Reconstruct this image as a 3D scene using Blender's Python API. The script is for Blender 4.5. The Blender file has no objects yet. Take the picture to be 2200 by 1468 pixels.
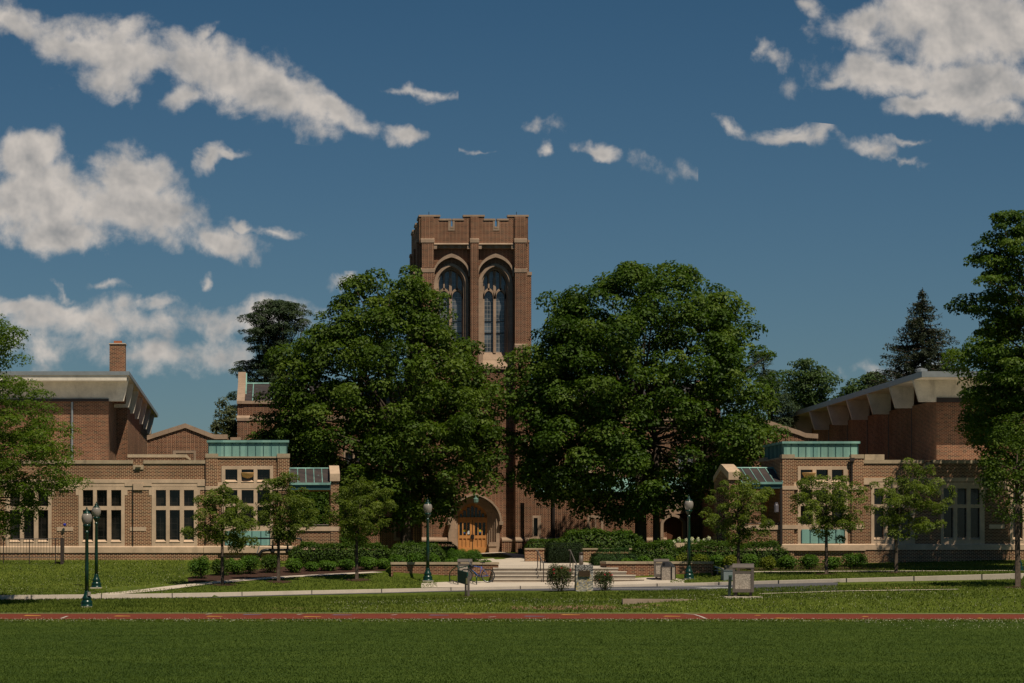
import bpy, math, random
import numpy as np
from mathutils import Vector
random.seed(7); rng = np.random.default_rng(11)
S = bpy.context.scene
COL = S.collection
R = math.radians
# ------------------------------------------------------------------ camera
F, VX, HY, CZ = 5400.0, 600.0, 1178.0, 2.637      # focal length / principal point in photo pixels, eye height over the field
cam = bpy.data.cameras.new('camera'); co = bpy.data.objects.new('camera', cam); COL.objects.link(co)
co.location = (0, 0, CZ); co.rotation_euler = (R(90), 0, 0)
cam.sensor_width = 36; cam.lens = F/2200*36
cam.shift_x = (1100-VX)/2200; cam.shift_y = (HY-734)/2200
cam.clip_start = 1; cam.clip_end = 6000
S.camera = co
S.view_settings.view_transform = 'Standard'; S.view_settings.look = 'None'
S.view_settings.gamma = 1; S.view_settings.exposure = EXPOSURE = -0.25
# ------------------------------------------------------------------ sun + sky
sd = Vector((.30, -.52, 1)).normalized()
sun = bpy.data.lights.new('sun', 'SUN'); so = bpy.data.objects.new('sun', sun); COL.objects.link(so)
sun.energy = 5.0; sun.angle = R(.55); sun.color = (1, .88, .70)
so.rotation_euler = (-sd).to_track_quat('-Z', 'Y').to_euler(); so.location = (30, -40, 80)
W = bpy.data.worlds.new('World'); S.world = W; W.use_nodes = True
wt = W.node_tree; wt.nodes.clear()
def WN(t, **k):
    n = wt.nodes.new(t)
    for a, b in k.items(): setattr(n, a, b)
    return n
def wl(a, b): wt.links.new(a, b)
def wm(op, a, b=None, c=None, clamp=False):
    n = WN('ShaderNodeMath', operation=op, use_clamp=clamp)
    for i, v in enumerate((a, b, c)):
        if v is None: continue
        if isinstance(v, (int, float)): n.inputs[i].default_value = v
        else: wl(v, n.inputs[i])
    return n.outputs[0]
sky = WN('ShaderNodeTexSky', sky_type='NISHITA', sun_disc=False)
sky.sun_elevation = math.asin(sd.z); sky.sun_rotation = math.atan2(sd.x, sd.y)
sky.air_density = 1.0; sky.dust_density = .45; sky.ozone_density = 2.2; sky.altitude = 100
tc = WN('ShaderNodeTexCoord')
sp = WN('ShaderNodeSeparateXYZ'); wl(tc.outputs['Generated'], sp.inputs[0])
ysafe = wm('MAXIMUM', sp.outputs[1], .12)
u = wm('DIVIDE', sp.outputs[0], ysafe); v = wm('DIVIDE', sp.outputs[2], ysafe)
cmb = WN('ShaderNodeCombineXYZ'); wl(u, cmb.inputs[0]); wl(v, cmb.inputs[1])
# clouds stand in fixed compass directions of the sky: (x, y) below are tangents of azimuth and elevation, given in the photo's scale
def warp(src, scale, amt, det=5):
    n = WN('ShaderNodeTexNoise', noise_dimensions='2D'); n.inputs['Scale'].default_value = scale
    n.inputs['Detail'].default_value = det; n.inputs['Roughness'].default_value = .58
    wl(src, n.inputs['Vector'])
    s_ = WN('ShaderNodeVectorMath', operation='SUBTRACT'); wl(n.outputs['Color'], s_.inputs[0]); s_.inputs[1].default_value = (.5, .5, .5)
    m_ = WN('ShaderNodeVectorMath', operation='SCALE'); wl(s_.outputs[0], m_.inputs[0]); m_.inputs['Scale'].default_value = amt
    a_ = WN('ShaderNodeVectorMath', operation='ADD'); wl(src, a_.inputs[0]); wl(m_.outputs[0], a_.inputs[1])
    return a_.outputs[0]
CL = [  # x, y, rx, ry, tilt (deg, clockwise in the picture), strength
 (20,45,95,42,18,1),(250,105,215,72,10,1.1),(225,165,110,62,-5,1),(470,150,190,80,22,1.05),(588,192,165,64,22,1.1),(712,232,84,36,16,1),(415,215,62,36,-30,.8),(445,52,40,22,-35,.7),(150,95,120,45,12,1),
 (55,355,95,62,0,1.1),(100,440,200,95,0,1.2),(270,400,130,70,0,1.1),(320,460,190,66,10,1.15),(130,500,170,46,-4,1.1),(470,505,110,30,8,.95),(545,480,44,15,20,.72),(598,490,34,15,25,.65),(60,520,70,32,0,.8),
 (455,345,46,20,-50,.8),(495,328,70,16,-14,.85),
 (60,655,190,24,0,.75),(135,625,36,10,10,.5),(200,682,270,50,0,.70),(450,690,250,44,0,.70),(330,640,48,14,0,.6),(330,765,240,44,0,.6),(560,665,150,30,0,.6),(90,740,230,60,0,.5),
 (735,606,58,15,-8,.85),(888,202,72,14,9,.75),(870,288,52,20,8,.75),(1300,318,46,26,14,1.15),(1186,318,16,13,20,.45),(1035,320,36,7,0,.4),(436,602,11,15,10,.5),
 (2090,55,300,115,-4,1.25),(1888,165,180,50,-4,1.1),(2100,190,170,66,0,1.1),(2150,248,122,38,-5,1.05),(1965,218,95,32,0,1.05),(1860,60,75,60,-30,.95),(1790,178,62,27,0,1),
 (1640,95,30,40,-20,.62),(1660,110,34,18,20,.5),(1690,298,95,22,8,.85),(1755,296,40,26,-25,.6),(1580,276,42,16,15,.65),(1870,320,80,20,12,.75),(1950,308,80,12,-4,.7),(1930,342,60,11,5,.6),
 (1405,352,24,14,30,.22),(1475,376,24,9,0,.12),(1725,12,34,18,30,.45),(1860,808,110,22,-5,.5),(1175,262,30,10,0,.22),(230,600,50,10,0,.4)]
SKYTINT = WN('ShaderNodeMix', data_type='RGBA', blend_type='MULTIPLY'); SKYTINT.inputs[0].default_value = 1
tr_ = WN('ShaderNodeValToRGB'); wl(wm('ABSOLUTE', sp.outputs[2]), tr_.inputs[0])       # the polarised look: deeper blue higher up
for e_, (q_, c_) in zip(tr_.color_ramp.elements, ((.0, (.32, .41, .48, 1)), (.24, (.175, .315, .385, 1)))): e_.position = q_; e_.color = c_
wl(sky.outputs[0], SKYTINT.inputs[6]); wl(tr_.outputs[0], SKYTINT.inputs[7])
W.cycles.sampling_method = 'MANUAL'; W.cycles.sample_map_resolution = 512
BGS = .10
def bgn(c):
    n = WN('ShaderNodeBackground'); n.inputs[1].default_value = BGS; wl(c, n.inputs[0]); return n.outputs[0]
CLOUD_DARK, CLOUD_LIGHT = (3.3, 3.3, 3.3, 1), (7.0, 6.4, 5.8, 1)
def cloudy(cl):
    """background with the clouds of one quarter of the sky"""
    src = cmb.outputs[0]
    p = warp(src, 20, .018, 3); p = warp(p, 70, .0085, 4)
    best = None
    for (x, y, rx, ry, a, st) in cl:
        m = WN('ShaderNodeMapping', vector_type='TEXTURE')
        m.inputs['Location'].default_value = ((x-VX)/F, (HY-y)/F, 0)
        m.inputs['Rotation'].default_value = (0, 0, -R(a)); m.inputs['Scale'].default_value = (rx/F*1.04, ry/F*1.06, 1)
        if best is None: wl(p, m.inputs['Vector'])
        else:                      # a vanishing dependence on the running result keeps the node stack short
            q = WN('ShaderNodeVectorMath', operation='MULTIPLY_ADD'); wl(best, q.inputs[0]); q.inputs[1].default_value = (1e-7,)*3; wl(p, q.inputs[2]); wl(q.outputs[0], m.inputs['Vector'])
        l = WN('ShaderNodeVectorMath', operation='LENGTH'); wl(m.outputs[0], l.inputs[0])
        d = wm('MULTIPLY_ADD', l.outputs['Value'], -st, st)
        best = d if best is None else wm('SMOOTH_MAX', best, d, .12)
    ns = []
    for o_, sc_, dt_ in (((0, 0, 0), 46, 8), ((0, 0, 0), 34, 4), ((.0026, .0060, 0), 34, 4)):
        v_ = WN('ShaderNodeVectorMath', operation='ADD'); wl(src, v_.inputs[0]); v_.inputs[1].default_value = o_
        n = WN('ShaderNodeTexNoise', noise_dimensions='2D'); n.inputs['Scale'].default_value = sc_
        n.inputs['Detail'].default_value = dt_; n.inputs['Roughness'].default_value = .59; n.inputs['Distortion'].default_value = .1
        wl(v_.outputs[0], n.inputs['Vector']); ns.append(n.outputs['Fac'])
    den = wm('ADD', best, wm('MULTIPLY_ADD', ns[0], 1.95, -.97))
    mr = WN('ShaderNodeMapRange', interpolation_type='SMOOTHSTEP'); wl(den, mr.inputs[0]); mr.inputs[1].default_value = -.06; mr.inputs[2].default_value = .74
    alpha = wm('MULTIPLY', mr.outputs[0], .96)
    lit = wm('MULTIPLY_ADD', wm('SUBTRACT', ns[1], ns[2]), 2.3, wm('MULTIPLY_ADD', den, -.46, 1.0), clamp=True)
    cc = WN('ShaderNodeMix', data_type='RGBA'); wl(lit, cc.inputs[0]); cc.inputs[6].default_value = CLOUD_DARK; cc.inputs[7].default_value = CLOUD_LIGHT
    mx = WN('ShaderNodeMix', data_type='RGBA'); wl(alpha, mx.inputs[0]); wl(SKYTINT.outputs[2], mx.inputs[6]); wl(cc.outputs[2], mx.inputs[7])
    return bgn(mx.outputs[2])
px_ = wm('MULTIPLY_ADD', u, F, VX); py_ = wm('MULTIPLY_ADD', v, -F, HY)
def pick(cond, yes, no):
    n = WN('ShaderNodeMixShader'); wl(cond, n.inputs[0]); wl(no, n.inputs[1]); wl(yes, n.inputs[2]); return n.outputs[0]
def half(cl, f): return [c for c in cl if f(c)]
lineA = lambda x: 322+(x-740)*.12
lineE = lambda x: 238+(x-1500)*.10
left = half(CL, lambda c: c[0] < 985); right = half(CL, lambda c: c[0] > 1500); midc = half(CL, lambda c: 985 <= c[0] <= 1500)
cA = half(left, lambda c: c[1] < lineA(c[0])); cB = half(left, lambda c: lineA(c[0]) <= c[1] < 582); cC = half(left, lambda c: c[1] >= 582)
cE = half(right, lambda c: c[1] < lineE(c[0])); cF = half(right, lambda c: c[1] >= lineE(c[0]))
isA = wm('LESS_THAN', wm('MULTIPLY_ADD', px_, -.12, py_), 322-88.8); isB = wm('LESS_THAN', py_, 582.); isE = wm('LESS_THAN', wm('MULTIPLY_ADD', px_, -.10, py_), 238-150.)
plain = bgn(SKYTINT.outputs[2])
lft = pick(isA, cloudy(cA), pick(isB, cloudy(cB), cloudy(cC))); rgt = pick(wm('LESS_THAN', px_, 1500.), cloudy(midc), pick(isE, cloudy(cE), cloudy(cF)))
both = pick(wm('LESS_THAN', px_, 985.), lft, rgt)
inside = wm('MULTIPLY', wm('GREATER_THAN', sp.outputs[1], .3), wm('MULTIPLY', wm('LESS_THAN', wm('ABSOLUTE', wm('SUBTRACT', px_, 1050.)), 1700.), wm('MULTIPLY', wm('LESS_THAN', py_, 900.), wm('GREATER_THAN', py_, -250.))))
fin = pick(inside, both, plain)
wo = WN('ShaderNodeOutputWorld'); wl(fin, wo.inputs[0])

# ------------------------------------------------------------------ helpers
def fx(x, d): return (x-VX)*d/F
def fz(y, d): return CZ-(y-HY)*d/F
def P(x, y, d): return Vector((fx(x, d), d, fz(y, d)))
def tag(o, label=None, cat=None, group=None, kind=None):
    for k, val in (('label', label), ('category', cat), ('group', group), ('kind', kind)):
        if val: o[k] = val
    return o
def empty(name, loc, label=None, cat=None, group=None):
    o = bpy.data.objects.new(name, None); COL.objects.link(o); o.location = loc; o.empty_display_size = .3
    return tag(o, label, cat, group)
def origin(o):
    v = Vector((0, 0, 0))
    while o is not None: v += o.location; o = o.parent
    return v
SPLIT = {'pier', 'pier_cap', 'weathering', 'base_wall', 'control_joint', 'expansion_joint', 'block_wall', 'water_table', 'fascia', 'panel_rib'}
class MB:
    def __init__(s): s.v = []; s.f = []; s.m = []; s.cm = 0; s.mats = []
    def mat(s, m):
        if m not in s.mats: s.mats.append(m)
        s.cm = s.mats.index(m); return s
    def add(s, vs, fs):
        b = len(s.v); s.v += [tuple(p) for p in vs]
        for f in fs: s.f.append(tuple(b+i for i in f)); s.m.append(s.cm)
        return s
    def quad(s, a, b, c, d): return s.add([a, b, c, d], [(0, 1, 2, 3)])
    def box(s, x0, x1, y0, y1, z0, z1):
        if x0 > x1: x0, x1 = x1, x0
        if y0 > y1: y0, y1 = y1, y0
        if z0 > z1: z0, z1 = z1, z0
        return s.add([(x0,y0,z0),(x1,y0,z0),(x1,y1,z0),(x0,y1,z0),(x0,y0,z1),(x1,y0,z1),(x1,y1,z1),(x0,y1,z1)],
            [(0,3,2,1),(4,5,6,7),(0,1,5,4),(1,2,6,5),(2,3,7,6),(3,0,4,7)])
    def rbox(s, c, sx, sy, sz, rz=0, rx=0):
        vs = []
        for z in (-sz/2, sz/2):
            for (x, y) in ((-sx/2,-sy/2),(sx/2,-sy/2),(sx/2,sy/2),(-sx/2,sy/2)):
                p = Vector((x, y, z))
                if rx: p = Vector((p.x, p.y*math.cos(rx)-p.z*math.sin(rx), p.y*math.sin(rx)+p.z*math.cos(rx)))
                p = Vector((p.x*math.cos(rz)-p.y*math.sin(rz), p.x*math.sin(rz)+p.y*math.cos(rz), p.z)); vs.append(p+Vector(c))
        return s.add(vs, [(0,3,2,1),(4,5,6,7),(0,1,5,4),(1,2,6,5),(2,3,7,6),(3,0,4,7)])
    def pbox(s, x0, x1, y0, y1, d, o0=0., o1=.3):   # frontal box: edges as seen at distance d, from d+o0 to d+o1
        return s.box(fx(x0, d), fx(x1, d), d+o0, d+o1, fz(y1, d), fz(y0, d))
    def prism(s, pts, y0, y1):                       # polygon in x,z (ccw seen from the front) extruded along y
        n = len(pts); vs = [(p[0], y0, p[1]) for p in pts]+[(p[0], y1, p[1]) for p in pts]
        fs = [tuple(range(n)), tuple(range(2*n-1, n-1, -1))]+[(i, i+n, (i+1) % n+n, (i+1) % n) for i in range(n)]
        return s.add(vs, fs)
    def prismx(s, pts, x0, x1):                      # polygon in y,z extruded along x
        n = len(pts); vs = [(x0, p[0], p[1]) for p in pts]+[(x1, p[0], p[1]) for p in pts]
        fs = [tuple(range(n)), tuple(range(2*n-1, n-1, -1))]+[(i, i+n, (i+1) % n+n, (i+1) % n) for i in range(n)]
        return s.add(vs, fs)
    def tube(s, pts, rad, n=6, cap=True):
        pts = [Vector(p) for p in pts]; k = len(pts)
        rs = rad if isinstance(rad, (list, tuple)) else [rad]*k
        vs = []; up0 = None
        for i in range(k):
            t = (pts[min(i+1, k-1)]-pts[max(i-1, 0)]).normalized()
            if up0 is None: up0 = Vector((0, 0, 1)) if abs(t.z) < .9 else Vector((1, 0, 0))
            a = t.cross(up0).normalized(); b = a.cross(t).normalized(); up0 = b
            for j in range(n):
                th = 2*math.pi*j/n; vs.append(pts[i]+(a*math.cos(th)+b*math.sin(th))*rs[i])
        fs = [(i*n+j, i*n+(j+1) % n, (i+1)*n+(j+1) % n, (i+1)*n+j) for i in range(k-1) for j in range(n)]
        if cap: fs += [tuple(range(n))[::-1], tuple(range((k-1)*n, k*n))]
        return s.add(vs, fs)
    def lathe(s, c, prof, n=16):                     # prof: (r, z) bottom to top
        vs = []; k = len(prof)
        for (r, z) in prof:
            for j in range(n):
                th = 2*math.pi*j/n; vs.append((c[0]+r*math.cos(th), c[1]+r*math.sin(th), c[2]+z))
        fs = [(i*n+j, i*n+(j+1) % n, (i+1)*n+(j+1) % n, (i+1)*n+j) for i in range(k-1) for j in range(n)]
        fs += [tuple(range(n))[::-1], tuple(range((k-1)*n, k*n))]
        return s.add(vs, fs)
    def wall(s, x0, x1, z0, z1, y, holes=(), thick=.35):   # frontal wall with rectangular openings and their reveals
        xs = sorted({x0, x1, *[h[0] for h in holes], *[h[1] for h in holes]}); zs = sorted({z0, z1, *[h[2] for h in holes], *[h[3] for h in holes]})
        xs = [x for x in xs if x0 <= x <= x1]; zs = [z for z in zs if z0 <= z <= z1]
        for a, b in zip(xs, xs[1:]):
            for c, d in zip(zs, zs[1:]):
                mx_, mz = (a+b)/2, (c+d)/2
                if any(h[0] < mx_ < h[1] and h[2] < mz < h[3] for h in holes): continue
                s.quad((a, y, c), (b, y, c), (b, y, d), (a, y, d))
        for (a, b, c, d) in holes:
            Y = y+thick
            s.quad((a, y, c), (a, y, d), (a, Y, d), (a, Y, c)); s.quad((b, y, c), (b, Y, c), (b, Y, d), (b, y, d))
            s.quad((a, y, c), (a, Y, c), (b, Y, c), (b, y, c)); s.quad((a, y, d), (b, y, d), (b, Y, d), (a, Y, d))
        return s
    def build(s, name, mat=None, parent=None, smooth=False, link_root=None):
        if name in SPLIT:                            # pieces that stand apart become parts of their own
            par = list(range(len(s.v)))
            def find(i):
                while par[i] != i: par[i] = par[par[i]]; i = par[i]
                return i
            for f in s.f:
                for i in f[1:]: par[find(i)] = find(f[0])
            gr = {}
            for k, f in enumerate(s.f): gr.setdefault(find(f[0]), []).append(k)
            if len(gr) > 1:
                last = None
                for ks in gr.values():
                    q = MB(); ids = sorted({i for k in ks for i in s.f[k]}); mp = {a: b for b, a in enumerate(ids)}
                    q.v = [s.v[i] for i in ids]; q.f = [tuple(mp[i] for i in s.f[k]) for k in ks]; q.m = [s.m[k] for k in ks]; q.mats = s.mats
                    last = q._build(name, mat, parent, smooth)
                return last
        return s._build(name, mat, parent, smooth)
    def _build(s, name, mat=None, parent=None, smooth=False):
        o_ = origin(parent) if parent is not None else Vector((0, 0, 0))
        me = bpy.data.meshes.new(name); me.from_pydata([(p[0]-o_.x, p[1]-o_.y, p[2]-o_.z) for p in s.v], [], s.f)
        for m in (s.mats or [mat]): me.materials.append(m)
        if s.mats: me.polygons.foreach_set('material_index', s.m)
        if smooth: me.polygons.foreach_set('use_smooth', [True]*len(me.polygons))
        me.update()
        o = bpy.data.objects.new(name, me); COL.objects.link(o)
        if parent is not None: o.parent = parent
        return o
def quads(name, V, mat, parent=None, var=None, smooth=False):      # V: (n,4,3) array in world space
    o_ = np.array(origin(parent)) if parent is not None else np.zeros(3)
    n = len(V); me = bpy.data.meshes.new(name)
    me.vertices.add(n*4); me.vertices.foreach_set('co', (V-o_).astype(np.float32).ravel())
    me.loops.add(n*4); me.loops.foreach_set('vertex_index', np.arange(n*4, dtype=np.int32))
    me.polygons.add(n); me.polygons.foreach_set('loop_start', np.arange(0, n*4, 4, dtype=np.int32))
    try: me.polygons.foreach_set('loop_total', np.full(n, 4, dtype=np.int32))
    except Exception: pass
    if var is None: var = rng.random(n)
    a = me.attributes.new('var', 'FLOAT', 'FACE'); a.data.foreach_set('value', np.asarray(var, dtype=np.float32))
    me.materials.append(mat); me.update(calc_edges=True)
    o = bpy.data.objects.new(name, me); COL.objects.link(o)
    if parent is not None: o.parent = parent
    return o
def leaf_quads(C, N, size, aspect=.62, fold=.22, droop=.3):
    n = len(C); N = N/np.linalg.norm(N, axis=1, keepdims=True)
    A = rng.normal(size=(n, 3)); A[:, 2] -= droop; A -= (A*N).sum(1, keepdims=True)*N; A /= np.linalg.norm(A, axis=1, keepdims=True)
    B = np.cross(N, A); L = (size*rng.uniform(.7, 1.3, n))[:, None]; Wd = L*aspect
    return np.stack([C-A*L*.5, C+B*Wd*.5+N*Wd*fold, C+A*L*.5, C-B*Wd*.5+N*Wd*fold], axis=1)
# ------------------------------------------------------------------ materials
class Mat:
    def __init__(s, name):
        s.m = bpy.data.materials.new(name); s.m.use_nodes = True; s.t = s.m.node_tree
        s.b = s.t.nodes['Principled BSDF']; s.out = s.t.nodes['Material Output']
    def n(s, t, **k):
        x = s.t.nodes.new(t)
        for a, b in k.items(): setattr(x, a, b)
        return x
    def l(s, a, b): s.t.links.new(a, b)
    def math(s, op, a, b=None, c=None, clamp=False):
        n = s.n('ShaderNodeMath', operation=op, use_clamp=clamp)
        for i, v_ in enumerate((a, b, c)):
            if v_ is None: continue
            if isinstance(v_, (int, float)): n.inputs[i].default_value = v_
            else: s.l(v_, n.inputs[i])
        return n.outputs[0]
    def pos(s): return s.n('ShaderNodeNewGeometry').outputs['Position']
    def noise(s, vec, scale, det=4, rough=.55, stretch=None, dist=0):
        if stretch:
            mp = s.n('ShaderNodeMapping'); mp.inputs['Scale'].default_value = stretch; s.l(vec, mp.inputs[0]); vec = mp.outputs[0]
        n = s.n('ShaderNodeTexNoise'); n.inputs['Scale'].default_value = scale; n.inputs['Detail'].default_value = det
        n.inputs['Roughness'].default_value = rough; n.inputs['Distortion'].default_value = dist; s.l(vec, n.inputs['Vector']); return n.outputs['Fac']
    def ramp(s, fac, stops):
        r = s.n('ShaderNodeValToRGB'); cr = r.color_ramp
        while len(cr.elements) < len(stops): cr.elements.new(.5)
        for e, (p, c) in zip(cr.elements, stops): e.position = p; e.color = (*c, 1)
        s.l(fac, r.inputs[0]); return r.outputs[0]
    def mix(s, fac, a, b, blend='MIX'):
        n = s.n('ShaderNodeMix', data_type='RGBA', blend_type=blend)
        for i, v_ in ((0, fac), (6, a), (7, b)):
            if isinstance(v_, (int, float)): n.inputs[i].default_value = v_
            elif isinstance(v_, tuple): n.inputs[i].default_value = (*v_, 1) if len(v_) == 3 else v_
            else: s.l(v_, n.inputs[i])
        return n.outputs[2]
    def col(s, c):
        if isinstance(c, tuple): s.b.inputs['Base Color'].default_value = (*c, 1)
        else: s.l(c, s.b.inputs['Base Color'])
        return s
    def set(s, rough=.8, metal=0, spec=.5):
        s.b.inputs['Roughness'].default_value = rough; s.b.inputs['Metallic'].default_value = metal; s.b.inputs['Specular IOR Level'].default_value = spec; return s
    def bump(s, h, strength=.3, dist=.02):
        n = s.n('ShaderNodeBump'); n.inputs['Strength'].default_value = strength; n.inputs['Distance'].default_value = dist
        s.l(h, n.inputs['Height']); s.l(n.outputs[0], s.b.inputs['Normal']); return s
def brick(name, c1, c2, mortar, w=.215, h=.075, ms=.0115, bias=0., dark=(.03, .02, .018), squash=1.):
    m = Mat(name); p = m.pos(); sx = m.n('ShaderNodeSeparateXYZ'); m.l(p, sx.inputs[0])
    cb = m.n('ShaderNodeCombineXYZ'); m.l(m.math('ADD', sx.outputs[0], sx.outputs[1]), cb.inputs[0]); m.l(sx.outputs[2], cb.inputs[1])
    b = m.n('ShaderNodeTexBrick', offset=.5, offset_frequency=2, squash=squash, squash_frequency=2)
    m.l(cb.outputs[0], b.inputs['Vector'])
    b.inputs['Color1'].default_value = (*c1, 1); b.inputs['Color2'].default_value = (*c2, 1); b.inputs['Mortar'].default_value = (*mortar, 1)
    b.inputs['Scale'].default_value = 1; b.inputs['Mortar Size'].default_value = ms; b.inputs['Mortar Smooth'].default_value = .15
    b.inputs['Bias'].default_value = bias; b.inputs['Brick Width'].default_value = w; b.inputs['Row Height'].default_value = h
    # odd dark headers, weathering
    sc = m.n('ShaderNodeCombineXYZ'); m.l(m.math('SNAP', m.math('ADD', sx.outputs[0], sx.outputs[1]), w), sc.inputs[0]); m.l(m.math('SNAP', sx.outputs[2], h), sc.inputs[1])
    wn = m.n('ShaderNodeTexWhiteNoise'); m.l(sc.outputs[0], wn.inputs['Vector'])
    dk = m.math('GREATER_THAN', wn.outputs['Value'], .80); dk = m.math('MULTIPLY', dk, m.math('SUBTRACT', 1, b.outputs['Fac'])); dk = m.math('MULTIPLY', dk, .75)
    c = m.mix(dk, b.outputs['Color'], dark)
    big = m.noise(p, .35, 5, .6); st = m.noise(p, 1.1, 4, .6, stretch=(1, 1, .25))
    c = m.mix(1, c, m.ramp(big, [(.3, (.74, .72, .70)), (.7, (1.16, 1.14, 1.12))]), 'MULTIPLY')
    c = m.mix(1, c, m.ramp(st, [(.3, (.84, .83, .82)), (.62, (1.06, 1.06, 1.06))]), 'MULTIPLY')
    m.col(c).set(.88, 0, .25).bump(m.math('SUBTRACT', 1, b.outputs['Fac']), .5, .008); return m.m
def stone(name, base, var=.18, scale=1.2, joints=None, stain=(.10, .09, .07), stainamt=.5):
    m = Mat(name); p = m.pos()
    n1 = m.noise(p, scale, 5, .6); n2 = m.noise(p, 14, 4, .7); n3 = m.noise(p, 1.6, 5, .65, stretch=(1, 1, .3))
    k = tuple(x*(1-var) for x in base); g = tuple(min(1, x*(1+var)) for x in base)
    c = m.ramp(n1, [(.3, k), (.7, g)]); c = m.mix(1, c, m.ramp(n2, [(.3, (.90, .90, .90)), (.7, (1.06, 1.06, 1.06))]), 'MULTIPLY')
    c = m.mix(m.math('MULTIPLY', m.ramp(n3, [(.58, (0, 0, 0)), (.74, (1, 1, 1))]), stainamt), c, stain)
    if joints:
        sx = m.n('ShaderNodeSeparateXYZ'); m.l(p, sx.inputs[0]); cb = m.n('ShaderNodeCombineXYZ'); m.l(m.math('ADD', sx.outputs[0], sx.outputs[1]), cb.inputs[0]); m.l(sx.outputs[2], cb.inputs[1])
        b = m.n('ShaderNodeTexBrick'); m.l(cb.outputs[0], b.inputs['Vector']); b.inputs['Scale'].default_value = 1; b.inputs['Brick Width'].default_value = joints[0]; b.inputs['Row Height'].default_value = joints[1]
        b.inputs['Mortar Size'].default_value = .008; b.inputs['Color1'].default_value = (1, 1, 1, 1); b.inputs['Color2'].default_value = (.9, .9, .9, 1); b.inputs['Mortar'].default_value = (.62, .6, .56, 1)
        c = m.mix(1, c, b.outputs['Color'], 'MULTIPLY')
    m.col(c).set(.85, 0, .25).bump(n2, .2, .01); return m.m
def flat(name, c, rough=.6, metal=0, spec=.5, var=.12, scale=3):
    m = Mat(name); n1 = m.noise(m.pos(), scale, 4, .6)
    m.col(m.ramp(n1, [(.3, tuple(x*(1-var) for x in c)), (.7, tuple(x*(1+var) for x in c))])).set(rough, metal, spec); return m.m
def leafmat(name, dark, mid, light, rough=.58, trans=.30, spec=.22):
    m = Mat(name); a = m.n('ShaderNodeAttribute', attribute_name='var'); p = m.pos()
    big = m.noise(p, .55, 3, .5); f = m.math('MULTIPLY_ADD', big, .9, m.math('MULTIPLY_ADD', a.outputs['Fac'], .75, -.32), clamp=True)
    c = m.ramp(f, [(.12, dark), (.5, mid), (.92, light)])
    m.col(c).set(rough, 0, spec)
    tr = m.n('ShaderNodeBsdfTranslucent'); m.l(m.mix(1, c, (1.5, 1.6, .6, 1), 'MULTIPLY'), tr.inputs[0])
    ms = m.n('ShaderNodeMixShader'); ms.inputs[0].default_value = trans; m.l(m.b.outputs[0], ms.inputs[1]); m.l(tr.outputs[0], ms.inputs[2]); m.l(ms.outputs[0], m.out.inputs[0]); return m.m
def grassmat(name, a, b, c, clover=0., patches=()):
    m = Mat(name); p = m.pos()
    n1 = m.noise(p, .22, 4, .55, stretch=(.6, .7, 1)); n2 = m.noise(p, 1.5, 5, .7, stretch=(1, .45, 1)); n3 = m.noise(p, 7, 3, .8, stretch=(1, .16, 1)); n4 = m.noise(p, 24, 2, .8, stretch=(1, .08, 1))
    f = m.math('MULTIPLY_ADD', n1, .7, m.math('MULTIPLY_ADD', n2, .8, m.math('MULTIPLY_ADD', n3, 1.0, m.math('MULTIPLY_ADD', n4, 1.1, -1.32))), clamp=True)
    col = m.ramp(f, [(.18, a), (.5, b), (.85, c)])
    sx = m.n('ShaderNodeSeparateXYZ'); m.l(p, sx.inputs[0])
    if clover:
        v = m.n('ShaderNodeTexVoronoi'); v.inputs['Scale'].default_value = 5.5; v.inputs['Randomness'].default_value = 1; m.l(p, v.inputs['Vector'])
        dens = m.noise(p, .35, 3, .6); thr = m.math('MULTIPLY', m.ramp(dens, [(.42, (0, 0, 0)), (.66, (1, 1, 1))]), .19*clover)
        col = m.mix(m.math('MULTIPLY', m.math('LESS_THAN', v.outputs['Distance'], thr), .55), col, (.40, .40, .27))
    for (x, y, rx, ry, pc, amt) in patches:
        dx = m.math('DIVIDE', m.math('SUBTRACT', sx.outputs[0], x), rx); dy = m.math('DIVIDE', m.math('SUBTRACT', sx.outputs[1], y), ry)
        r2 = m.math('ADD', m.math('MULTIPLY', dx, dx), m.math('MULTIPLY', dy, dy))
        k = m.math('ADD', m.math('SUBTRACT', 1, r2), m.math('MULTIPLY_ADD', n2, 3.2, -1.6)); k = m.math('ADD', k, m.math('MULTIPLY_ADD', n3, 1.6, -.8))
        k = m.math('MULTIPLY', m.ramp(k, [(.35, (0, 0, 0)), (.7, (1, 1, 1))]), amt)
        col = m.mix(k, col, pc)
    m.col(col).set(.9, 0, .12).bump(n3, .5, .05); return m.m
M = {}
M['brick'] = brick('brick_new', (.140, .038, .019), (.064, .021, .013), (.66, .455, .275), ms=.0116)
M['brick_red'] = brick('brick_block', (.21, .075, .040), (.11, .040, .027), (.46, .31, .19), ms=.0105)
M['brick_old'] = brick('brick_old', (.120, .036, .020), (.040, .016, .012), (.55, .34, .215), w=.235, h=.0755, ms=.0104, squash=.55)
M['stone'] = stone('cut_stone', (.56, .41, .285), joints=None, stainamt=.35)
M['stone_old'] = stone('cut_stone_old', (.37, .265, .19), joints=(1.1, .55), stainamt=.3)
M['coping'] = stone('weathered_coping', (.40, .315, .215), stain=(.07, .06, .05), stainamt=.75, scale=2.2)
M['concrete'] = stone('roof_concrete', (.66, .60, .51), stain=(.14, .12, .10), stainamt=.35)
M['pave'] = stone('paving_concrete', (.56, .48, .39), var=.08, stain=(.3, .26, .2), stainamt=.3)
M['asphalt'] = flat('asphalt', (.085, .085, .095), .9, 0, .2, .2, 6)
M['glass'] = flat('dark_glass', (.006, .006, .006), .12, 0, .35, 0)
M['metal_trim'] = flat('roof_metal_trim', (.34, .36, .37), .45, .6, .5, .1)
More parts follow.
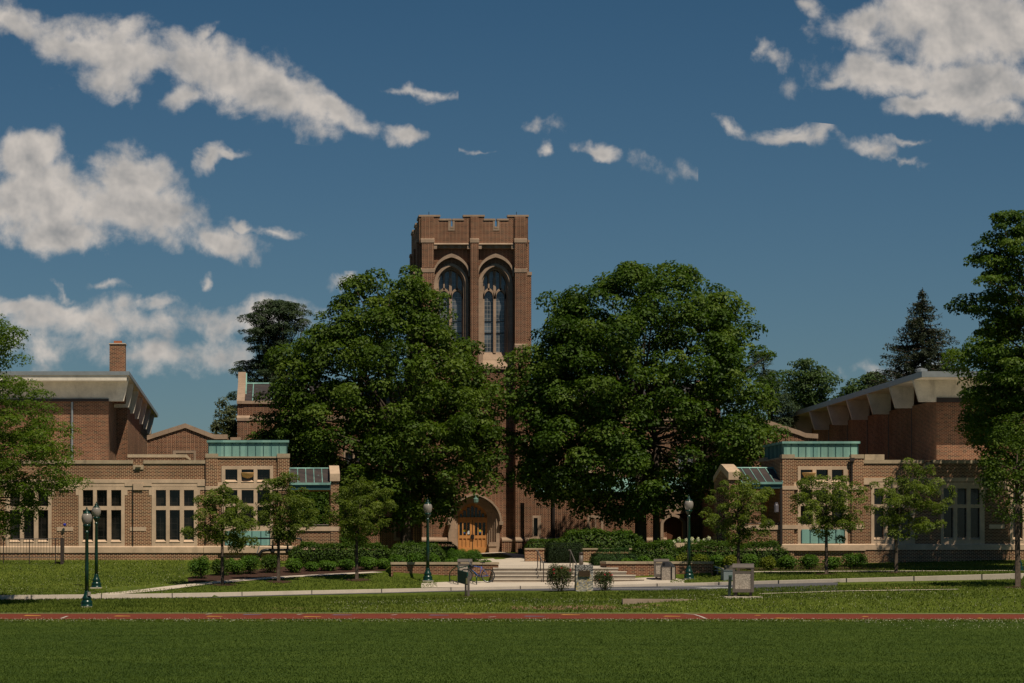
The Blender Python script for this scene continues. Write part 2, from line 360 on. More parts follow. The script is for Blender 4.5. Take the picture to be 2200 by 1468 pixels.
M['dark_metal'] = flat('dark_brown_metal', (.045, .034, .030), .5, .3, .5, .15)
M['black'] = flat('black_iron', (.012, .012, .013), .45, .2, .5, .1)
M['green'] = flat('green_lamp_paint', (.004, .034, .024), .28, .1, .6, .1)
M['inner'] = flat('hedge_core_shade', (.010, .016, .006), 1, 0, .05, .4, 6)  # near-black colour stands in for shade inside the hedges
M['mulch'] = flat('mulch', (.055, .030, .022), 1, 0, .1, .5, 9)
M['bark'] = flat('bark', (.085, .065, .050), .95, 0, .1, .35, 8)
M['roofing'] = flat('pale_bounce_roof', (.52, .48, .42), .8, 0, .2, .1)  # unseen wing roofs made pale to bounce sunlight up under the eaves
M['wood'] = flat('oak_door', (.50, .225, .072), .5, 0, .4, .12, 2)
M['bin'] = flat('bin_brown', (.125, .105, .090), .5, 0, .45, .06)
M['darkroof'] = flat('slate_roof', (.05, .048, .05), .7, 0, .4, .25, 4)
def copper(name, clean, patina, amt, panels=.42):
    m = Mat(name); p = m.pos(); sx = m.n('ShaderNodeSeparateXYZ'); m.l(p, sx.inputs[0])
    n = m.noise(p, 2.2, 7, .75, stretch=(1, 1, .5)); n2 = m.noise(p, 1.2, 4, .6, stretch=(1, 1, .2)); n3 = m.noise(p, 9, 4, .7)
    k = m.math('MULTIPLY', m.ramp(n, [(.5-amt*.25, (0, 0, 0)), (.62-amt*.2, (1, 1, 1))]), 1)
    c = m.mix(k, clean, m.ramp(n2, [(.3, tuple(x*.62 for x in patina)), (.65, patina)]))
    ps = m.n('ShaderNodeTexWhiteNoise', noise_dimensions='1D'); m.l(m.math('SNAP', m.math('ADD', sx.outputs[0], sx.outputs[1]), panels), ps.inputs['W'])
    c = m.mix(1, c, m.ramp(ps.outputs['Value'], [(0, (.72, .78, .8)), (1, (1.12, 1.08, 1.05))]), 'MULTIPLY')
    c = m.mix(m.math('MULTIPLY', m.ramp(n3, [(.6, (0, 0, 0)), (.75, (1, 1, 1))]), .35), c, (.05, .06, .06))
    m.col(c).set(.65, .1, .4); return m.m
M['patina'] = copper('copper_patina', (.12, .22, .205), (.25, .47, .42), 1.2)
M['copper_roof'] = copper('copper_roof_brown', (.060, .046, .043), (.20, .34, .31), -.42)
M['patina_dark'] = flat('copper_fascia', (.035, .10, .105), .6, .1, .4, .2)
m = Mat('leaded_glass'); p_ = m.pos(); sx_ = m.n('ShaderNodeSeparateXYZ'); m.l(p_, sx_.inputs[0]); cb_ = m.n('ShaderNodeCombineXYZ'); m.l(sx_.outputs[0], cb_.inputs[0]); m.l(sx_.outputs[2], cb_.inputs[1])
b_ = m.n('ShaderNodeTexBrick', offset=0); m.l(cb_.outputs[0], b_.inputs['Vector'])
for k_, v_ in (('Scale', 1), ('Brick Width', .19), ('Row Height', .27), ('Mortar Size', .013), ('Mortar Smooth', .3)): b_.inputs[k_].default_value = v_
gn = m.noise(p_, .7, 3, .6)
m.col(m.mix(b_.outputs['Fac'], m.ramp(gn, [(.38, (.03, .033, .036)), (.62, (.13, .16, .19))]), (.32, .30, .28))).set(.14, 0, .9); M['leaded'] = m.m  # blue-grey patches paint the sky's reflection into the glass colour
m = Mat('leaded_pane_dark'); p_ = m.pos(); sx_ = m.n('ShaderNodeSeparateXYZ'); m.l(p_, sx_.inputs[0]); cb_ = m.n('ShaderNodeCombineXYZ'); m.l(sx_.outputs[0], cb_.inputs[0]); m.l(sx_.outputs[2], cb_.inputs[1])
b_ = m.n('ShaderNodeTexBrick', offset=0); m.l(cb_.outputs[0], b_.inputs['Vector'])
for k_, v_ in (('Scale', 1), ('Brick Width', .30), ('Row Height', .36), ('Mortar Size', .014)): b_.inputs[k_].default_value = v_
pn_ = m.noise(p_, .9, 3, .6)
m.col(m.mix(b_.outputs['Fac'], m.ramp(pn_, [(.45, (.004, .004, .004)), (.68, (.028, .024, .018))]), (.026, .023, .020))).set(.10, 0, .5); M['glass'] = m.m
m = Mat('frosted_globe'); m.col((.38, .34, .30)).set(.25, 0, .5); m.b.inputs['Transmission Weight'].default_value = .35; m.b.inputs['Subsurface Weight'].default_value = .0; M['globe'] = m.m
m = Mat('pebble_panel'); v_ = m.n('ShaderNodeTexVoronoi'); v_.inputs['Scale'].default_value = 28; m.l(m.pos(), v_.inputs['Vector'])
m.col(m.ramp(m.noise(v_.outputs['Color'], 3, 2), [(.3, (.20, .17, .14)), (.7, (.58, .50, .42))])).set(.8); M['pebble'] = m.m
# rough field stone with pale pointing
m = Mat('rubble_stone'); p_ = m.pos(); w1 = m.n('ShaderNodeMapping'); w1.inputs['Scale'].default_value = (5, 5, 11); m.l(p_, w1.inputs[0])
v_ = m.n('ShaderNodeTexVoronoi', feature='DISTANCE_TO_EDGE'); v_.inputs['Scale'].default_value = 1; m.l(w1.outputs[0], v_.inputs['Vector'])
v2 = m.n('ShaderNodeTexVoronoi'); v2.inputs['Scale'].default_value = 1; m.l(w1.outputs[0], v2.inputs['Vector'])
c_ = m.ramp(m.noise(v2.outputs['Color'], 2.2, 2), [(.3, (.13, .13, .14)), (.5, (.27, .26, .25)), (.7, (.42, .40, .37))])
c_ = m.mix(m.math('LESS_THAN', v_.outputs['Distance'], .06), c_, m.ramp(m.noise(p_, 2.2, 2), [(.42, (.45, .42, .36)), (.6, (.50, .36, .10))]))
m.col(c_).set(.9).bump(v_.outputs['Distance'], .8, .03); M['rubble'] = m.m
LM = dict(
 maple=leafmat('maple_leaves', (.028, .054, .005), (.058, .104, .008), (.145, .20, .034)),  # lightest tone paints leaf highlights, likewise for the next maple
 maple_b=leafmat('maple_leaves_b', (.024, .052, .005), (.051, .100, .008), (.135, .19, .032)),
 locust=leafmat('locust_leaves', (.046, .082, .008), (.090, .150, .014), (.15, .215, .028), trans=.42),
 young=leafmat('young_tree_leaves', (.062, .094, .012), (.115, .158, .022), (.20, .25, .055), trans=.42),
 pine=leafmat('pine_needles', (.022, .042, .018), (.042, .070, .030), (.075, .105, .050), .6, .12),
 spruce=leafmat('spruce_needles', (.022, .032, .018), (.038, .050, .027), (.060, .074, .040), .6, .1),
 hedge=leafmat('hedge_leaves', (.026, .056, .006), (.050, .098, .009), (.085, .14, .016)),
 bright=leafmat('bright_shrub_leaves', (.042, .095, .010), (.075, .16, .014), (.12, .21, .025)),
 yellow=leafmat('yellow_shrub_leaves', (.085, .115, .010), (.15, .19, .015), (.25, .27, .03)),
 yew=leafmat('yew_needles', (.016, .045, .008), (.030, .078, .012), (.055, .11, .018), .6, .1),
 rose=leafmat('rose_leaves', (.030, .052, .012), (.055, .080, .018), (.12, .105, .03)),
 petal=leafmat('red_petals', (.45, .01, .03), (.60, .03, .07), (.65, .10, .12), .6),
 white=leafmat('white_petals', (.62, .62, .52), (.72, .72, .62), (.8, .8, .7), .7),
 scrub=leafmat('sparse_tree_leaves', (.06, .075, .03), (.10, .115, .05), (.15, .155, .08)),
 far=leafmat('far_tree_leaves', (.035, .065, .020), (.062, .105, .032), (.10, .15, .055)),
 grass=leafmat('grass_blades', (.042, .068, .007), (.084, .118, .012), (.145, .172, .026), .8, .2, .2),
 shadeyew=leafmat('yew_needles_painted_shade', (.008, .018, .004), (.013, .028, .006), (.02, .04, .008), .7, .05),  # maple's shade painted into the needle colour of the square hedge block
 fieldgrass=leafmat('field_grass_blades', (.035, .063, .008), (.056, .092, .012), (.088, .128, .018), .8, .2, .15),
 clover=leafmat('clover_heads', (.5, .48, .38), (.6, .58, .46), (.66, .62, .5), .8, .1),
)
# ------------------------------------------------------------------ terrain
def st(d, y): return (d, fz(y, d))
COLS = {
 0:    [(101.3,0.),st(106,1304.5),st(110.5,1292),st(111.9,1290.6),st(111.95,1280),st(112.2,1279.5),st(118,1266.5),st(119,1264),st(124,1242),st(124.3,1241),st(133,1203),(162,2.15),(300,2.6)],
 230:  [(101.3,0.),st(105.5,1304.5),st(111.5,1289),st(112.9,1287.6),st(112.95,1278.2),st(113.2,1277.8),st(116,1270.5),st(117,1268),st(124,1240),st(124.3,1239),st(133,1203),(162,2.15),(300,2.6)],
 460:  [(101.3,0.),st(105,1303),st(113,1284.5),st(114.4,1283),st(114.45,1274.5),st(114.7,1274),st(119.6,1254),st(120.8,1251.2),st(124,1241),st(124.3,1240),st(133,1203),(162,2.15),(300,2.6)],
 620:  [(101.3,0.),st(105,1301),st(115,1280),st(116.3,1278.5),st(116.35,1271),st(116.6,1270.6),st(123.2,1241.5),st(124.4,1238.5),st(125,1237),st(125.3,1236),st(133,1205),(162,2.15),(300,2.6)],
 828:  [(101.3,0.),st(104.5,1299),st(116.5,1275.2),st(117.9,1273.8),st(117.95,1266.6),st(118.2,1266.2),st(125.2,1231),st(126.5,1228.4),st(127.2,1227),st(127.5,1226),st(133,1206),(162,2.15),(300,2.6)],
 845:  [(101.3,0.),st(104.5,1298),st(116.7,1274.8),st(118,1273.5),st(118.05,1266.2),st(118.3,1265.8),st(121,1254),st(122.4,1249),st(124,1239),st(124.3,1212),(133,1.75),(162,2.15),(300,2.6)],
 930:  [(101.3,0.),st(104.3,1296),st(117,1272.5),st(118.4,1270.8),st(118.45,1264.6),st(118.7,1264.2),st(121,1254.5),st(122.5,1250),st(124,1246.5),st(124.3,1212),(133,1.75),(162,2.15),(300,2.6)],
 1071: [(101.3,0.),st(104,1295),st(115.5,1270),st(119,1267.3),st(119.05,1261.3),st(119.3,1261),st(121,1255),st(122,1252),st(124,1250.2),st(124.3,1221),(133,1.76),(162,2.37),(300,2.6)],
 1330: [(101.3,0.),st(103.6,1300),st(113.5,1269),st(119,1261.8),st(119.05,1257),st(119.3,1256.6),st(121,1252.5),st(122,1251),st(124,1249),st(124.3,1221),(133,1.76),(162,2.37),(300,2.6)],
 1528: [(101.3,0.),st(103.5,1287.2),st(111.5,1269.5),st(118.3,1258.5),st(118.35,1252.6),st(118.6,1252.2),st(121,1245),st(122.5,1242.5),st(124,1240),st(124.3,1212),(133,1.76),(162,2.37),(300,2.6)],
 1550: [(101.3,0.),st(104,1292),st(110,1270.5),st(118,1257.8),st(118.05,1251.6),st(118.3,1251.2),st(125,1231),st(126,1229),st(127,1228),st(127.3,1227),st(135.3,1211),(162,2.37),(300,2.6)],
 1800: [(101.3,0.),st(104,1288),st(107.5,1270.5),st(115.5,1252),st(115.55,1244.8),st(115.8,1244.3),st(125,1229),st(126.2,1227.5),st(128,1226),st(128.3,1225.5),st(135.3,1211),(162,2.37),(300,2.6)],
 2200: [(101.3,0.),st(104,1287),st(106.5,1268),st(112.4,1245),st(112.45,1232.8),st(112.7,1232.3),st(124,1227.5),st(125.2,1226),st(128,1222),st(128.3,1221),st(135.3,1203),(162,2.37),(300,2.6)],
}
COLS[-600] = COLS[0]; COLS[2800] = COLS[2200]
XS = sorted(COLS)
def stations(x):
    x = min(max(x, XS[0]), XS[-1])
    for a, b in zip(XS, XS[1:]):
        if a <= x <= b:
            t = (x-a)/(b-a); return [(p[0]*(1-t)+q[0]*t, p[1]*(1-t)+q[1]*t) for p, q in zip(COLS[a], COLS[b])]
def ZT(X, Y):
    if Y <= 101.3: return 0.
    s = stations(VX+F*X/Y)
    for p, q in zip(s, s[1:]):
        if Y <= q[0]: return p[1]+(q[1]-p[1])*(Y-p[0])/(q[0]-p[0])
    return s[-1][1]
def GX(x, d): return Vector((fx(x, d), d, ZT(fx(x, d), d)))
bank_patches = [(fx(1250,102.9),102.9,3.4,.75,(.20,.115,.075),.9),(fx(1165,102.6),102.6,1.6,.45,(.20,.115,.075),.75),(fx(620,103.6),103.6,1.6,.8,(.17,.13,.06),.5),(fx(1945,109.4),109.4,3.4,.55,(.42,.28,.14),.95),(fx(1850,108.8),108.8,1.4,.25,(.40,.27,.14),.7),(fx(1960,110.0),110.,1.8,.22,(.42,.28,.14),.8)]
M['lawn'] = grassmat('lawn_grass', (.040, .064, .007), (.078, .108, .011), (.13, .155, .022), clover=.45, patches=bank_patches)
M['field'] = grassmat('field_grass', (.024, .046, .005), (.048, .078, .009), (.085, .118, .016), clover=.0)
mb = MB(); xs_ = sorted(set(XS+[x for x in range(-560, 2800, 60)]))
xs_ = [-9000]+xs_+[11000]
rows = []
for x in xs_:
    s = stations(x); col = []
    for i, (a, b) in enumerate(zip(s, s[1:])):
        k = 3 if i in (0, 1, 5, 9) else 1
        for j in range(k):
            t = j/k; d = a[0]+(b[0]-a[0])*t; col.append((fx(x, d), d, a[1]+(b[1]-a[1])*t))
    col.append((fx(x, s[-1][0]), s[-1][0], s[-1][1])); col.append((fx(x, 3500), 3500, 2.6)); rows.append(col)
n_ = len(rows[0]); vs = [p for r_ in rows for p in r_]
fs = [(i*n_+j, (i+1)*n_+j, (i+1)*n_+j+1, i*n_+j+1) for i in range(len(rows)-1) for j in range(n_-1)]
mb.add(vs, fs); o = mb.build('ground', M['lawn'], smooth=False); tag(o, kind='structure')
mb = MB(); mb.quad((-1500, -400, 0), (2200, -400, 0), (2200, 101.3, 0), (-1500, 101.3, 0)); tag(mb.build('playing_field', M['field']), kind='structure')
def drape(pts, wd, off=.006, name='path', mat=None, n=12, face=0.):   # strip of constant width along a polyline of ground points
    mb = MB(); P_ = []
    for a, b in zip(pts, pts[1:]):
        for j in range(n): P_.append(a.lerp(b, j/n))
    P_.append(pts[-1]); vs = []
    for i, p in enumerate(P_):
        t = (P_[min(i+1, len(P_)-1)]-P_[max(i-1, 0)]); t.z = 0; t.normalize(); nn = Vector((-t.y, t.x, 0))
        for s_ in (-1, 1):
            q = p+nn*wd/2*s_; vs.append((q.x, q.y, ZT(q.x, q.y)+off))
    mb.add(vs, [(2*i, 2*i+2, 2*i+3, 2*i+1) for i in range(len(P_)-1)])
    return mb.build(name, mat)
def ribbon(name, mat, lo, hi, off=.005, step=40, z=None):             # sheet between two edges given as [(x, d)] along the picture
    mb = MB(); x0, x1 = lo[0][0], lo[-1][0]; n = int((x1-x0)/step)+1; vs = []
    ip = lambda e, x: float(np.interp(x, [q[0] for q in e], [q[1] for q in e]))
    for i in range(n+1):
        x = x0+(x1-x0)*i/n; a, b = ip(lo, x), ip(hi, x)
        for k in range(5):
            d = a+(b-a)*k/4; X = fx(x, d); vs.append((X, d, (ZT(X, d) if z is None else z)+off))
    mb.add(vs, [(i*5+k, (i+1)*5+k, (i+1)*5+k+1, i*5+k+1) for i in range(n) for k in range(4)])
    return mb.build(name, mat)
# road strip, kerb, sidewalk at the steps, path behind the lawn
kx = [x for x in XS if -600 <= x <= 2800]
road = ribbon('road', M['asphalt'], [(x, stations(x)[2][0]-(.0)) for x in kx if x <= 1800]+[], [(x, stations(x)[3][0]) for x in kx if x <= 1800], off=.012); tag(road, kind='structure')
mb = MB()
for (xa, xb) in ((1120,1300),(1360,1420),(1430,1560)):
    pass
lines = MB()
def paint(mb, a, b, w, off=.02):
    t = (b-a); t.z = 0; t.normalize(); nn = Vector((-t.y, t.x, 0))*w/2; N = 6; vs = []
    for i in range(N+1):
        p = a.lerp(b, i/N)
        for q in (p-nn, p+nn): vs.append((q.x, q.y, ZT(q.x, q.y)+off))
    mb.add(vs, [(2*i, 2*i+2, 2*i+3, 2*i+1) for i in range(N)])
paint(lines, GX(1300, 116.6), GX(1440, 114.2), .22); paint(lines, GX(1420, 117.2), GX(1560, 116.6), .20); paint(lines, GX(1500, 115.2), GX(1610, 112.6), .5); paint(lines, GX(1130, 118.2), GX(1300, 117.6), .12)
lines.build('road_marking', flat('road_paint', (.62, .62, .60), .7), road)
kerb = MB(); kj = MB()
def kerbpt(x): s = stations(x); return fx(x, s[3][0]), s[3][0], s[3][1], s[4][1]
prev = None
for x in np.arange(-580, 2790, 15.):
    X, Y, z0, z1 = kerbpt(x); cur = [(X, Y, z0-.05), (X, Y+.015, z1+.012), (X, Y+.19, z1+.022), (X, Y+.19, z0)]
    if prev: kerb.add(prev+cur, [(0, 4, 5, 1), (1, 5, 6, 2), (2, 6, 7, 3)])
    prev = cur
k_ = kerb.build('kerb', M['pave']); tag(k_, kind='structure')
for x in (67, 218, 370, 520, 670, 820, 969, 1118, 1412, 1545, 1673, 1819, 1964, 2110):
    X, Y, z0, z1 = kerbpt(x); kj.box(X-.018, X+.018, Y-.006, Y+.15, z0-.02, z1+.03)
kj.build('expansion_joint', M['black'], k_)
tag(ribbon('sidewalk', M['pave'], [(905, 118.85), (1071, 119.2), (1330, 119.2), (1440, 119), (1470, 118.9)], [(905, 121.2), (1071, 124.05), (1330, 124.05), (1440, 124.05), (1470, 121)], off=.02), kind='structure')
tag(drape([GX(225, 113.3), GX(330, 116.2), GX(400, 118.6), GX(460, 120.2), GX(530, 122), GX(620, 123.8), GX(725, 125), GX(812, 126)], 1.15, .022, 'path', M['pave']), kind='structure')
tag(ribbon('path', M['pave'], [(1535, 125.2), (1800, 125.2), (2200, 124.2), (2800, 124.2)], [(1535, 126), (1800, 126.1), (2200, 125.1), (2800, 125)], off=.02), kind='structure')
tag(ribbon('walkway', M['pave'], [(1062, 124.3), (1345, 124.3)], [(1062, 128.5), (1345, 128.5)], off=.02, step=20), kind='structure')
mb = MB(); N = 16; vs = []
for i in range(N+1):
    d = 128.5+(162.2-128.5)*i/N; t = i/N
    for x in (1062+(975-1062)*t, 1345+(1078-1345)*min(1, t*1.0)**.8):
        vs.append((fx(x, d), d, ZT(fx(x, d), d)+.022))
mb.add(vs, [(2*i, 2*i+1, 2*i+3, 2*i+2) for i in range(N)]); tag(mb.build('walkway', M['pave']), kind='structure')
# mulch beds
tag(ribbon('mulch_bed', M['mulch'], [(404, 120.9), (470, 121.4), (540, 123), (620, 124.6), (828, 127.2)], [(404, 124), (470, 126), (620, 130), (828, 132)], off=.012), kind='structure')
tag(ribbon('mulch_bed', M['mulch'], [(1550, 127.6), (1700, 127.4), (1800, 127.0), (1905, 127.2)], [(1550, 133), (1700, 134), (1800, 133.5), (1905, 129)], off=.012), kind='structure')
# running track
track = Mat('track_rubber'); tn = track.noise(track.pos(), 30, 3, .7); tn2 = track.noise(track.pos(), .4, 3, .6, stretch=(.3, 1, 1))
track.col(track.mix(1, track.ramp(tn, [(.3, (.150, .032, .017)), (.7, (.190, .045, .024))]), track.ramp(tn2, [(.3, (.86, .86, .86)), (.7, (1.08, 1.08, 1.08))]), 'MULTIPLY')).set(.9, 0, .15)
trk = MB(); near = [(-1200, 92.3), (0, 92.6), (1000, 94), (2200, 91.9), (3300, 91.4)]; far_ = [(-1200, 99.7), (0, 100.6), (1000, 101.1), (2200, 99.9), (3300, 99.2)]
T = ribbon('running_track', track.m, near, far_, off=.010, z=0.); tag(T, kind='structure')
tag(ribbon('track_kerb', M['pave'], far_, [(x, d+.22) for x, d in far_], off=.035, z=0.), kind='structure')
ip = lambda e, x: float(np.interp(x, [q[0] for q in e], [q[1] for q in e]))
lm = flat('track_lane_paint', (.27, .10, .075), .8)
ln = MB()
for k in range(1, 8):
    prev = None
    for x in range(-1200, 3301, 100):
        d = ip(near, x)+(ip(far_, x)-ip(near, x))*k/8; cur = [(fx(x, d), d-.02, .016), (fx(x, d), d+.02, .016)]
        if prev: ln.add([prev[0], cur[0], cur[1], prev[1]], [(0, 1, 2, 3)])
        prev = cur
ln.build('lane_line', lm, T)
def tp(x, t): d = ip(near, x)+(ip(far_, x)-ip(near, x))*t; return (fx(x, d), d)
yl, bl, wh = flat('yellow_track_paint', (.50, .24, .045), .8), flat('blue_track_paint', (.16, .16, .24), .8), flat('white_track_paint', (.50, .42, .36), .8)
for (x0, x1, t0, t1, mt) in ((50,88,.55,.72,yl),(244,280,.45,.6,yl),(442,478,.38,.52,yl),(650,690,.28,.42,yl),(996,1034,.78,.9,yl),(1204,1246,.66,.8,yl),(1424,1462,.40,.54,yl),(1620,1634,.62,.74,yl),(1664,1700,.10,.22,yl),(1850,1866,.44,.56,yl),(2098,2112,.2,.32,yl),
    (520,562,.72,.82,bl),(712,756,.64,.74,bl),(920,964,.56,.66,bl),(1124,1170,.36,.46,bl)):
    a, b, c = tp(x0, t0), tp(x1, (t0+t1)/2), tp(x0+6, t1)
    mk = MB(); mk.add([(*a, .022), (*tp(x1, t0), .022), (*b, .022), (*c, .022)], [(0, 1, 2, 3)]); mk.build('lane_marking', mt, T)
for pts in (((1468, .95), (1490, .78), (1502, .45), (1513, .05)), ((440, .8), (452, .95)), ((636, .72), (646, .86)), ((838, .6), (850, .74)), ((1048, .2), (1062, .34)), ((128, .1), (142, .5))):
    q = [Vector((*tp(*p), .024)) for p in pts]; mk = MB()
    for a, b in zip(q, q[1:]):
        w = .05; mk.add([(a.x, a.y, a.z), (a.x+w*2, a.y, a.z), (b.x+w*2, b.y, b.z), (b.x, b.y, b.z)], [(0, 1, 2, 3)])
    mk.build('lane_marking', wh, T)
# grass blades: rough nap over the lawns and the edge of the field (uncountable)
def tufts(name, mat, n, gen, h=.07, w=.02, label=None, cat='grass'):
    C = np.array([gen() for _ in range(n)]); a = rng.uniform(0, 2*np.pi, n)
    hh = h*rng.uniform(.5, 1.35, n)[:, None]; ww = w*rng.uniform(.6, 1.4, n)[:, None]
    side = np.stack([np.cos(a), np.sin(a)*.4, np.zeros(n)], 1)*ww; lean = np.stack([rng.normal(0, .45, n), rng.normal(0, .45, n), np.ones(n)], 1)*hh
    V = np.stack([C-side, C+side, C+side*.2+lean, C-side*.2+lean], 1); X_, Y_ = C[:, 0], C[:, 1]
    band = .5+.16*np.sin(Y_*1.9+.6*np.sin(X_*.25))+.13*np.sin(X_*.9+Y_*.55)*np.sin(Y_*.8-X_*.21)+.12*np.sin(X_*.31+1.3)*np.sin(Y_*.37+X_*.07)
    o = quads(name, V, mat, None, np.clip(band*.75+rng.normal(0, .13, n)+.12, 0, 1)); return tag(o, label, cat, kind='stuff')
# ------------------------------------------------------------------ buildings
def ph(d, x0, x1, y0, y1): return (fx(x0, d), fx(x1, d), fz(y1, d), fz(y0, d))   # photo rectangle -> world x0,x1,z0,z1 on the plane at distance d
def slab(mb, r, y, holes=(), thick=.25, proud=.03):
    x0, x1, z0, z1 = r; Y = y-proud
    mb.wall(x0, x1, z0, z1, Y, holes, thick)
    for a, b in (((x0, z0), (x0, z1)), ((x0, z1), (x1, z1)), ((x1, z1), (x1, z0)), ((x1, z0), (x0, z0))):
        mb.quad((a[0], Y, a[1]), (b[0], Y, b[1]), (b[0], y+.02, b[1]), (a[0], y+.02, a[1]))
def window(parent, d, outer, cols, rws, proud=.03, depth=.22, stone='stone', glass='glass', sill=True, cham=True):
    mb = MB(); holes = [(fx(a, d), fx(b, d), fz(y1, d), fz(y0, d)) for (a, b) in cols for (y0, y1) in rws]
    slab(mb, ph(d, *outer), d, holes, depth, proud)
    if sill:
        for (a, b) in cols:      # sloped sill under the lowest lights
            z1 = fz(rws[-1][1], d); mb.prismx([(d-proud+depth-.02, z1+.10), (d-proud-.03, z1-.02), (d-proud+depth-.02, z1-.02)], fx(a, d)-.02, fx(b, d)+.02)
    w = mb.build('window', M[stone], parent)
    for h in holes:
        g = MB(); g.quad((h[0], d-proud+depth-.01, h[2]), (h[1], d-proud+depth-.01, h[2]), (h[1], d-proud+depth-.01, h[3]), (h[0], d-proud+depth-.01, h[3])); g.build('pane', M[glass], w)
    return w
def openings(d, outers): return [ph(d, *o) for o in outers]
# ---------- left wing, with its pavilion and porch
dL = 133.0
LW = empty('brick_wing', (fx(300, dL), dL, 2.0), 'sunny low brick wing with tan stone bands and green copper box, on the left', 'building')
winL = [(-145, -46), (12, 111), (169, 268), (326, 424)]
outL = [(a, b, 1046, 1173.5) for a, b in winL]
mb = MB()
holes = openings(dL, [(a+2, b-2, 1048, 1171) for a, b in winL])
mb.wall(fx(-420, dL), fx(442, dL), 1.2, fz(990, dL), dL, holes, .4)
mb.quad((fx(442, dL), dL+11, 1.2), (fx(-420, dL), dL+11, 1.2), (fx(-420, dL), dL+11, fz(990, dL)), (fx(442, dL), dL+11, fz(990, dL)))
mb.build('wall', M['brick'], LW)
mb = MB(); mb.quad((fx(-420, dL), dL+.1, fz(998, dL)), (fx(442, dL), dL+.1, fz(998, dL)), (fx(442, dL), dL+11, fz(998, dL)), (fx(-420, dL), dL+11, fz(998, dL))); mb.build('roof', M['roofing'], LW)
mb = MB(); mb.pbox(-420, 286, 989, 996.5, dL, -.06, .35); mb.pbox(308, 441, 989, 996.5, dL, -.06, .35); mb.build('coping', M['coping'], LW)
mb = MB(); mb.pbox(286, 308.5, 999, 1009, dL, -.05, .2); mb.prism([(fx(291, dL), fz(1004, dL)), (fx(303, dL), fz(1004, dL)), (fx(300, dL), fz(999, dL)), (fx(294, dL), fz(999, dL))], dL-.16, dL-.052); mb.build('scupper', M['coping'], LW)
mb = MB()
mb.pbox(-420, 441.5, 1030, 1038, dL, -.055, .1)                     # string course, stepped over the windows
for i, (a, b) in enumerate(winL):
    mb.pbox(a, b, 1039.5, 1045.6, dL, -.035, .1)
    nx = winL[i+1][0] if i+1 < len(winL) else 441
    mb.pbox(b, nx, 1038, 1044.5, dL, -.055, .1)
    mb.pbox(b, nx, 1044.5, 1053, dL, -.02, .1)
    if i < 3:
        c = (b+nx)/2; mb.pbox(c-11.5, c+10.5, 1038.6, 1053, dL, -.085, -.0555)
    mb.pbox(b, b+6, 1053, 1064, dL, -.02, .1); mb.pbox(nx-6, nx, 1053, 1064, dL, -.02, .1) if i < 3 else None
mb.build('string_course', M['stone'], LW)
mb = MB(); mb.prismx([(dL-.11, fz(1188, dL)), (dL+.02, fz(1188, dL)), (dL+.02, fz(1173.5, dL)), (dL-.03, fz(1173.5, dL)), (dL-.11, fz(1176, dL))], fx(-420, dL), fx(441.5, dL)); mb.build('base_course', M['stone'], LW)
mb = MB(); mb.pbox(-420, 441.5, 1188, 1215, dL, -.07, .05); mb.build('base_wall', M['brick'], LW)
for (x0, x1) in ((122, 157), (279, 314)):
    mb = MB(); mb.pbox(x0, x1, 1132, 1141, dL, -.02, .1); mb.build('stone_tablet', M['stone'], LW)
mb = MB(); mb.pbox(285.2, 286.2, 1040, 1173, dL, -.095, -.03) ; mb.pbox(440.6, 442, 996, 1188, dL, -.075, -.0); mb.build('control_joint', M['black'], LW)
for (a, b), o_ in zip(winL, outL):
    s0 = (b-a)/99
    cols = [(a+9*s0, a+31*s0), (a+39*s0, a+61*s0), (a+70*s0, a+91.5*s0)]
    window(LW, dL, o_, cols, [(1053, 1087.5), (1096, 1164)])
mb = MB(); mb.lathe((fx(139.5, dL), dL-.2, fz(1131.5, dL)), [(.02, 0), (.075, .04), (.09, .10), (.06, .16), (.01, .18)], 10); mb.build('wall_light', flat('blue_lamp_glass', (.02, .03, .30), .2), LW)
